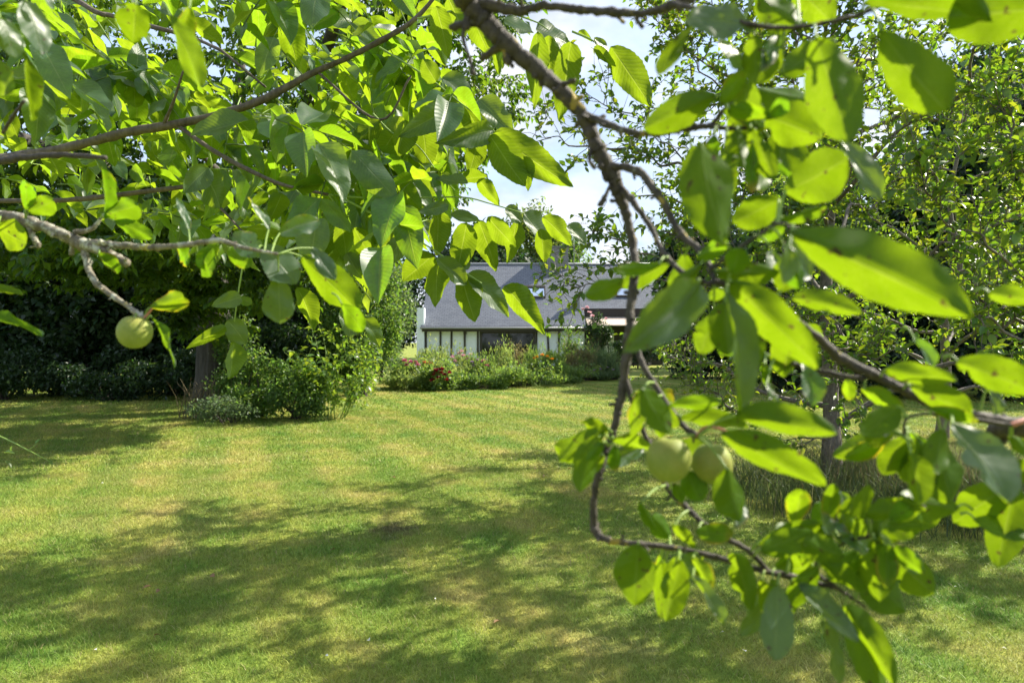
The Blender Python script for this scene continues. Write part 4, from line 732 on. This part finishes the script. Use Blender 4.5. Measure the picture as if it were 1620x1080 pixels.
PL = '''1690,10,1490,30,120,b 1365,5,1545,8,72,b 1393,48,1482,180,88,b 1290,58,1347,222,95,b 1235,118,1320,66,55,m 1195,45,1103,12,58,d 1096,38,1042,113,27,m 1135,65,1180,103,38,s 1195,-14,1255,42,62,m 1258,-24,1312,36,62,b
1190,50,1198,132,46,b 1235,50,1214,96,30,d 1132,150,1021,199,62,b 1140,166,1176,114,36,b 1178,138,1302,166,72,m 1150,174,1213,186,32,b 1168,176,1216,196,28,m 1212,184,1297,214,80,b 1186,200,1226,277,42,b 1240,302,1342,262,92,b
1130,212,1124,252,32,b 1150,212,1148,288,32,b 1165,205,1176,267,48,m 1170,210,1217,277,42,m 1190,225,1190,302,26,b 1145,388,1095,238,100,m 1236,314,1164,352,62,b 1330,225,1406,302,48,s 1234,345,1304,325,22,m 1250,366,1520,488,118,b
1236,384,1287,437,62,d 1222,398,1236,457,38,s 1130,430,1227,428,42,m 1250,470,1356,490,40,b 1155,446,1292,570,78,b 1046,418,967,431,24,m 986,440,929,471,40,m 1106,450,1007,551,80,d 1131,494,1110,557,46,b 1150,463,1190,642,86,d
1208,574,1216,612,16,b 1210,604,1233,633,20,s 1268,574,1291,634,32,s 1250,530,1286,582,27,b 1163,655,1314,681,52,b 1140,684,1294,769,66,b 1058,642,1136,637,22,b 1074,662,1179,666,32,b 1010,618,999,687,38,b 1014,614,1051,682,52,m
1028,640,1073,673,32,b 1040,668,1046,692,22,b 956,679,888,722,44,b 946,688,911,772,50,m 956,699,929,727,24,b 918,668,962,681,22,b 974,704,975,742,24,m 956,720,934,747,22,b 1088,744,1102,792,46,b 1150,738,1162,817,54,m
1065,764,1079,792,22,b 1012,792,1036,834,22,m 1010,861,1001,944,74,b 1076,884,1067,942,38,b 1074,878,1112,906,42,d 1094,880,1127,927,34,b 1094,908,1146,982,22,s 1064,829,1097,867,24,b 1100,840,1158,848,38,m 1160,874,1191,952,46,b
1164,836,1176,783,32,s 1254,832,1269,776,42,b 1309,836,1316,768,30,b 1335,827,1335,778,24,d 1199,862,1292,825,32,b 1204,872,1282,838,48,m 1249,872,1312,838,58,b 1268,860,1323,872,52,m 1299,820,1342,841,30,s 1324,850,1387,861,38,d
1368,816,1460,800,46,b 1380,852,1437,824,52,m 1356,870,1329,907,38,m 1388,860,1472,932,66,b 1368,888,1416,962,74,m 1298,890,1362,926,42,b 1231,925,1228,1034,58,d 1264,924,1354,1014,44,d 1300,980,1336,1078,38,d 1221,914,1246,962,28,m
1249,930,1259,967,20,b 1334,955,1413,1067,54,b 1340,968,1401,1094,58,m 1504,668,1602,778,104,s 1431,690,1399,747,48,b 1440,690,1456,772,45,m 1450,690,1477,762,42,m 1488,680,1502,792,64,m 1600,764,1518,822,64,b 1606,764,1580,888,64,b
1517,802,1424,788,62,m 1390,832,1452,830,52,m 1399,586,1507,600,40,b 1438,610,1537,652,52,b 1444,534,1481,577,30,d 1513,572,1646,616,64,b 1565,600,1576,652,30,d 1563,464,1646,478,38,b 1364,614,1432,652,32,b 1340,600,1346,632,24,b
1468,645,1542,666,27,b 1421,640,1369,692,48,m 1416,660,1374,702,42,m 1594,690,1646,722,32,m 1600,730,1646,762,44,b 1540,820,1620,850,40,m 1150,460,1120,470,22,b 1175,480,1215,520,34,b 1100,410,1150,380,30,b 1195,380,1240,360,26,b'''
PLL = '''-6,360,46,386,48,b 40,332,45,284,30,b 45,336,90,317,38,b 165,346,170,268,32,b 164,341,217,325,42,b 180,350,242,371,27,b 299,366,288,311,15,s 155,400,183,433,27,b 426,366,399,309,22,s 415,402,367,375,48,d
414,388,472,442,64,d 440,434,446,507,54,d 476,404,562,492,64,b 494,390,526,441,32,d 440,370,502,345,38,d 310,400,342,431,48,b 280,386,300,421,32,b 236,486,290,474,38,b 240,500,291,573,20,b -30,500,73,519,22,b -30,455,34,465,13,b
40,0,71,82,54,s 0,28,30,87,44,s 36,80,46,188,34,b 215,4,210,63,58,b 268,24,322,133,44,b 300,10,285,70,30,b 70,-5,88,12,24,s -10,90,18,150,40,m 345,385,320,425,34,m 360,395,400,420,34,m 540,480,575,520,34,b'''
leaves = []
def parse(txt, base_d):
    for tok in txt.split():
        q = tok.split(','); v = [float(z) for z in q[:5]]; ln = math.hypot(v[2]-v[0], v[3]-v[1]); d = base_d(v, ln); leaves.append((v, q[5], d, ln*v[4]))
parse(PL, lambda v, ln: .40 if ln > 230 else .45 if ln > 140 else .52+RNG.uniform(-.03, .03))
parse(PLL, lambda v, ln: .8 if v[1] > 250 and v[1] < 460 else .74 if v[1] >= 460 else .62)
BRP = np.array(BRP)
for (cx, cy, rx, ry, dd, n_) in ((1330,860,130,75,.55,26),(1150,470,110,90,.52,12),(1170,170,80,110,.54,12),(1420,730,80,60,.52,8),(990,690,70,50,.58,6),(1110,880,70,40,.56,6)):
    for _ in range(n_):
        bx, by = cx+RNG.uniform(-1, 1)*rx, cy+RNG.uniform(-1, 1)*ry; k = np.argmin(((BRP[:,:2]-np.array((bx, by)))**2).sum(1)); q = BRP[k]; w_ = unit(np.array((bx, by))-q[:2]); bx, by = q[:2]+w_*min(28, math.hypot(bx-q[0], by-q[1]))
        a_ = math.atan2(w_[1], w_[0])+RNG.normal()*.5; ln = RNG.uniform(48, 92); leaves.append(([bx, by, bx+math.cos(a_)*ln, by+math.sin(a_)*ln*.8+18, ln*RNG.uniform(.5, .68)], str(RNG.choice(list('bbbbmmd'))), q[2]+RNG.uniform(-.04, .06), ln*ln*.5))
leaves.sort(key=lambda l: -l[3]); small = MB(); stk = MB()
for i, (v, kind, d, _) in enumerate(leaves):
    mb = MB() if i < 100 else small
    traced(mb, own_leaf('plum', int(RNG.choice((0,0,0,0,1,2)))), v[0], v[1], v[2], v[3], v[4]*.87, kind, d, RNG.uniform(-.012, .012))
    if i < 100: mb.build('leaf', M['plum_leaf'], pt)
    dx = v[0]-v[2]; dy = v[1]-v[3]; l = math.hypot(dx, dy); a = P(v[0], v[1], d); e = P(v[0]+dx/l*22, v[1]+dy/l*22, d+.01)
    q = BRP[np.argmin(((BRP[:,:2]-np.array((v[0], v[1])))**2).sum(1)+((BRP[:,2]-d)*250)**2)]
    if math.hypot(q[0]-v[0], q[1]-v[1]) < 75: e = P(*q)
    a = a+unit(P(v[2], v[3], d)-a)*.002; stk.tube([a, (a+e)/2+(0,0,.003), e], [.0008,.0009,.0013], 5, 4)
small.build('leaf_mass', M['plum_leaf'], pt)['kind'] = 'stuff'; stk.build('leaf_stalks', M['green_stem'], pt)['kind'] = 'stuff'
m, N, K = new_mat('plum_skin'); pr = N('ShaderNodeBsdfPrincipled'); tc = N('ShaderNodeTexCoord'); f = noise(N, K, tc.outputs['Object'], 60, 5, .6); f2 = noise(N, K, tc.outputs['Object'], 900, 2)
c = ramp(N, K, f, [(.35, (.165,.215,.022)), (.65, (.235,.275,.045))]); vs = N('ShaderNodeTexVoronoi'); vs.inputs['Scale'].default_value = 420; K(tc.outputs['Object'], vs.inputs['Vector']); sp_ = N('ShaderNodeMapRange'); sp_.inputs[1].default_value = .22; sp_.inputs[2].default_value = .12; K(vs.outputs['Distance'], sp_.inputs[0]); c = mixc(N, K, math_node(N, K, 'MULTIPLY', sp_.outputs[0], .5), c, (.40,.42,.18)); bl = N('ShaderNodeMapRange'); bl.inputs[1].default_value = .5; bl.inputs[2].default_value = .75; K(noise(N, K, tc.outputs['Object'], 35, 3), bl.inputs[0]); c = mixc(N, K, math_node(N, K, 'MULTIPLY', bl.outputs[0], .5), c, (.30,.22,.05)); c = mixc(N, K, math_node(N, K, 'MULTIPLY', f2, .35), c, (.28,.31,.11)); K(c, pr.inputs['Base Color'])
pr.inputs['Roughness'].default_value = .62; pr.inputs['Specular IOR Level'].default_value = .25; pr.inputs['Subsurface Weight'].default_value = .35; pr.inputs['Subsurface Radius'].default_value = (.006,.008,.002); pr.inputs['Subsurface Scale'].default_value = 1
o = N('ShaderNodeOutputMaterial'); K(pr.outputs[0], o.inputs[0]); M['plum_skin'] = m
def plum(px, py, d, rpx, stx, sty, lab):
    c = P(px, py, d); r = rpx/FPX*d
    def shp(th, ph): g = 1-.045*math.exp(-((math.sin(th)*math.sin(ph-1.0))/.16)**2)*(1 if math.cos(ph-1.0) > 0 else 0); return g*(1-.16*math.exp(-(th/.3)**2))*(1-.03*math.exp(-((math.pi-th)/.3)**2))
    b_ = MB(); b_.sphere(c, (r*1.0, r*1.0, r*1.03), 40, 24, shp); o = b_.build('plum', M['plum_skin'], pt); o['label'] = lab
    b_ = MB(); s = P(stx, sty, d); b_.tube([s, (s+c+(0,0,r*.8))/2+(.001,0,.002), c+(0,0,r*.82)], [.0012,.001,.0013], 6, 4); st = b_.build('stalk', M['green_stem'], None); st.data.transform(__import__('mathutils').Matrix.Translation(-Vector(pt.location))); st.parent = o
plum(1058, 726, .53, 35.5, 1100, 688, 'pale green plum lit on its right shoulder'); plum(1126, 733, .545, 32, 1108, 690, 'shaded green plum beside the lit plum'); plum(213, 525, .75, 26, 215, 495, 'single green plum hanging on the lichen covered left twig')
b_ = MB(); b_.tube([P(228,503,.75), P(236,494,.75), P(244,484,.75)], [.0012]*3, 6, 3); b_.build('leaf_stalk', M['red_stem'], pt)
b_ = MB(); b_.tube([P(1102,690,.53), P(1115,676,.52), P(1135,677,.5), P(1165,688,.47)], [.0014,.0013,.0012,.001], 6, 3); b_.build('leaf_stalk', M['red_stem'], pt)
b_ = MB(); b_.tube([P(1600,672,.5), P(1650,655,.5)], [.0018,.002], 6, 1); b_.build('leaf_stalk', M['red_stem'], pt)

# bramble shoot at the left edge
bs = thing('bramble_shoot', (-2.6,2.6,0), 'thin green bramble shoot poking in at the left edge', 'bramble')
b_ = MB(); b_.tube([(-2.6,2.6,0), (-2.3,2.4,.9), P(-40,680,2.2), P(0,690,2.15), P(45,712,2.1), P(80,730,2.1)], [.006,.005,.003,.0025,.002,.001], 6, 5); b_.tube([P(45,712,2.1), P(60,700,2.08)], [.0015,.001], 5, 1); b_.build('stem', M['green_stem'], bs)
b_ = MB(); scatter(b_, T_APP, [P(5,716,2.15), P(8,728,2.15), P(75,728,2.1), P(55,702,2.08), P(20,705,2.1)], [(1,0,.1),(.6,0,-.5),(.6,0,-.3),(.4,0,.6),(-.3,0,-.6)], [(0,-.4,1)]*5, [.035,.03,.02,.02,.02], [.02,.015,.008,.008,.01]); b_.build('foliage', M['shrub_leaf'], bs)
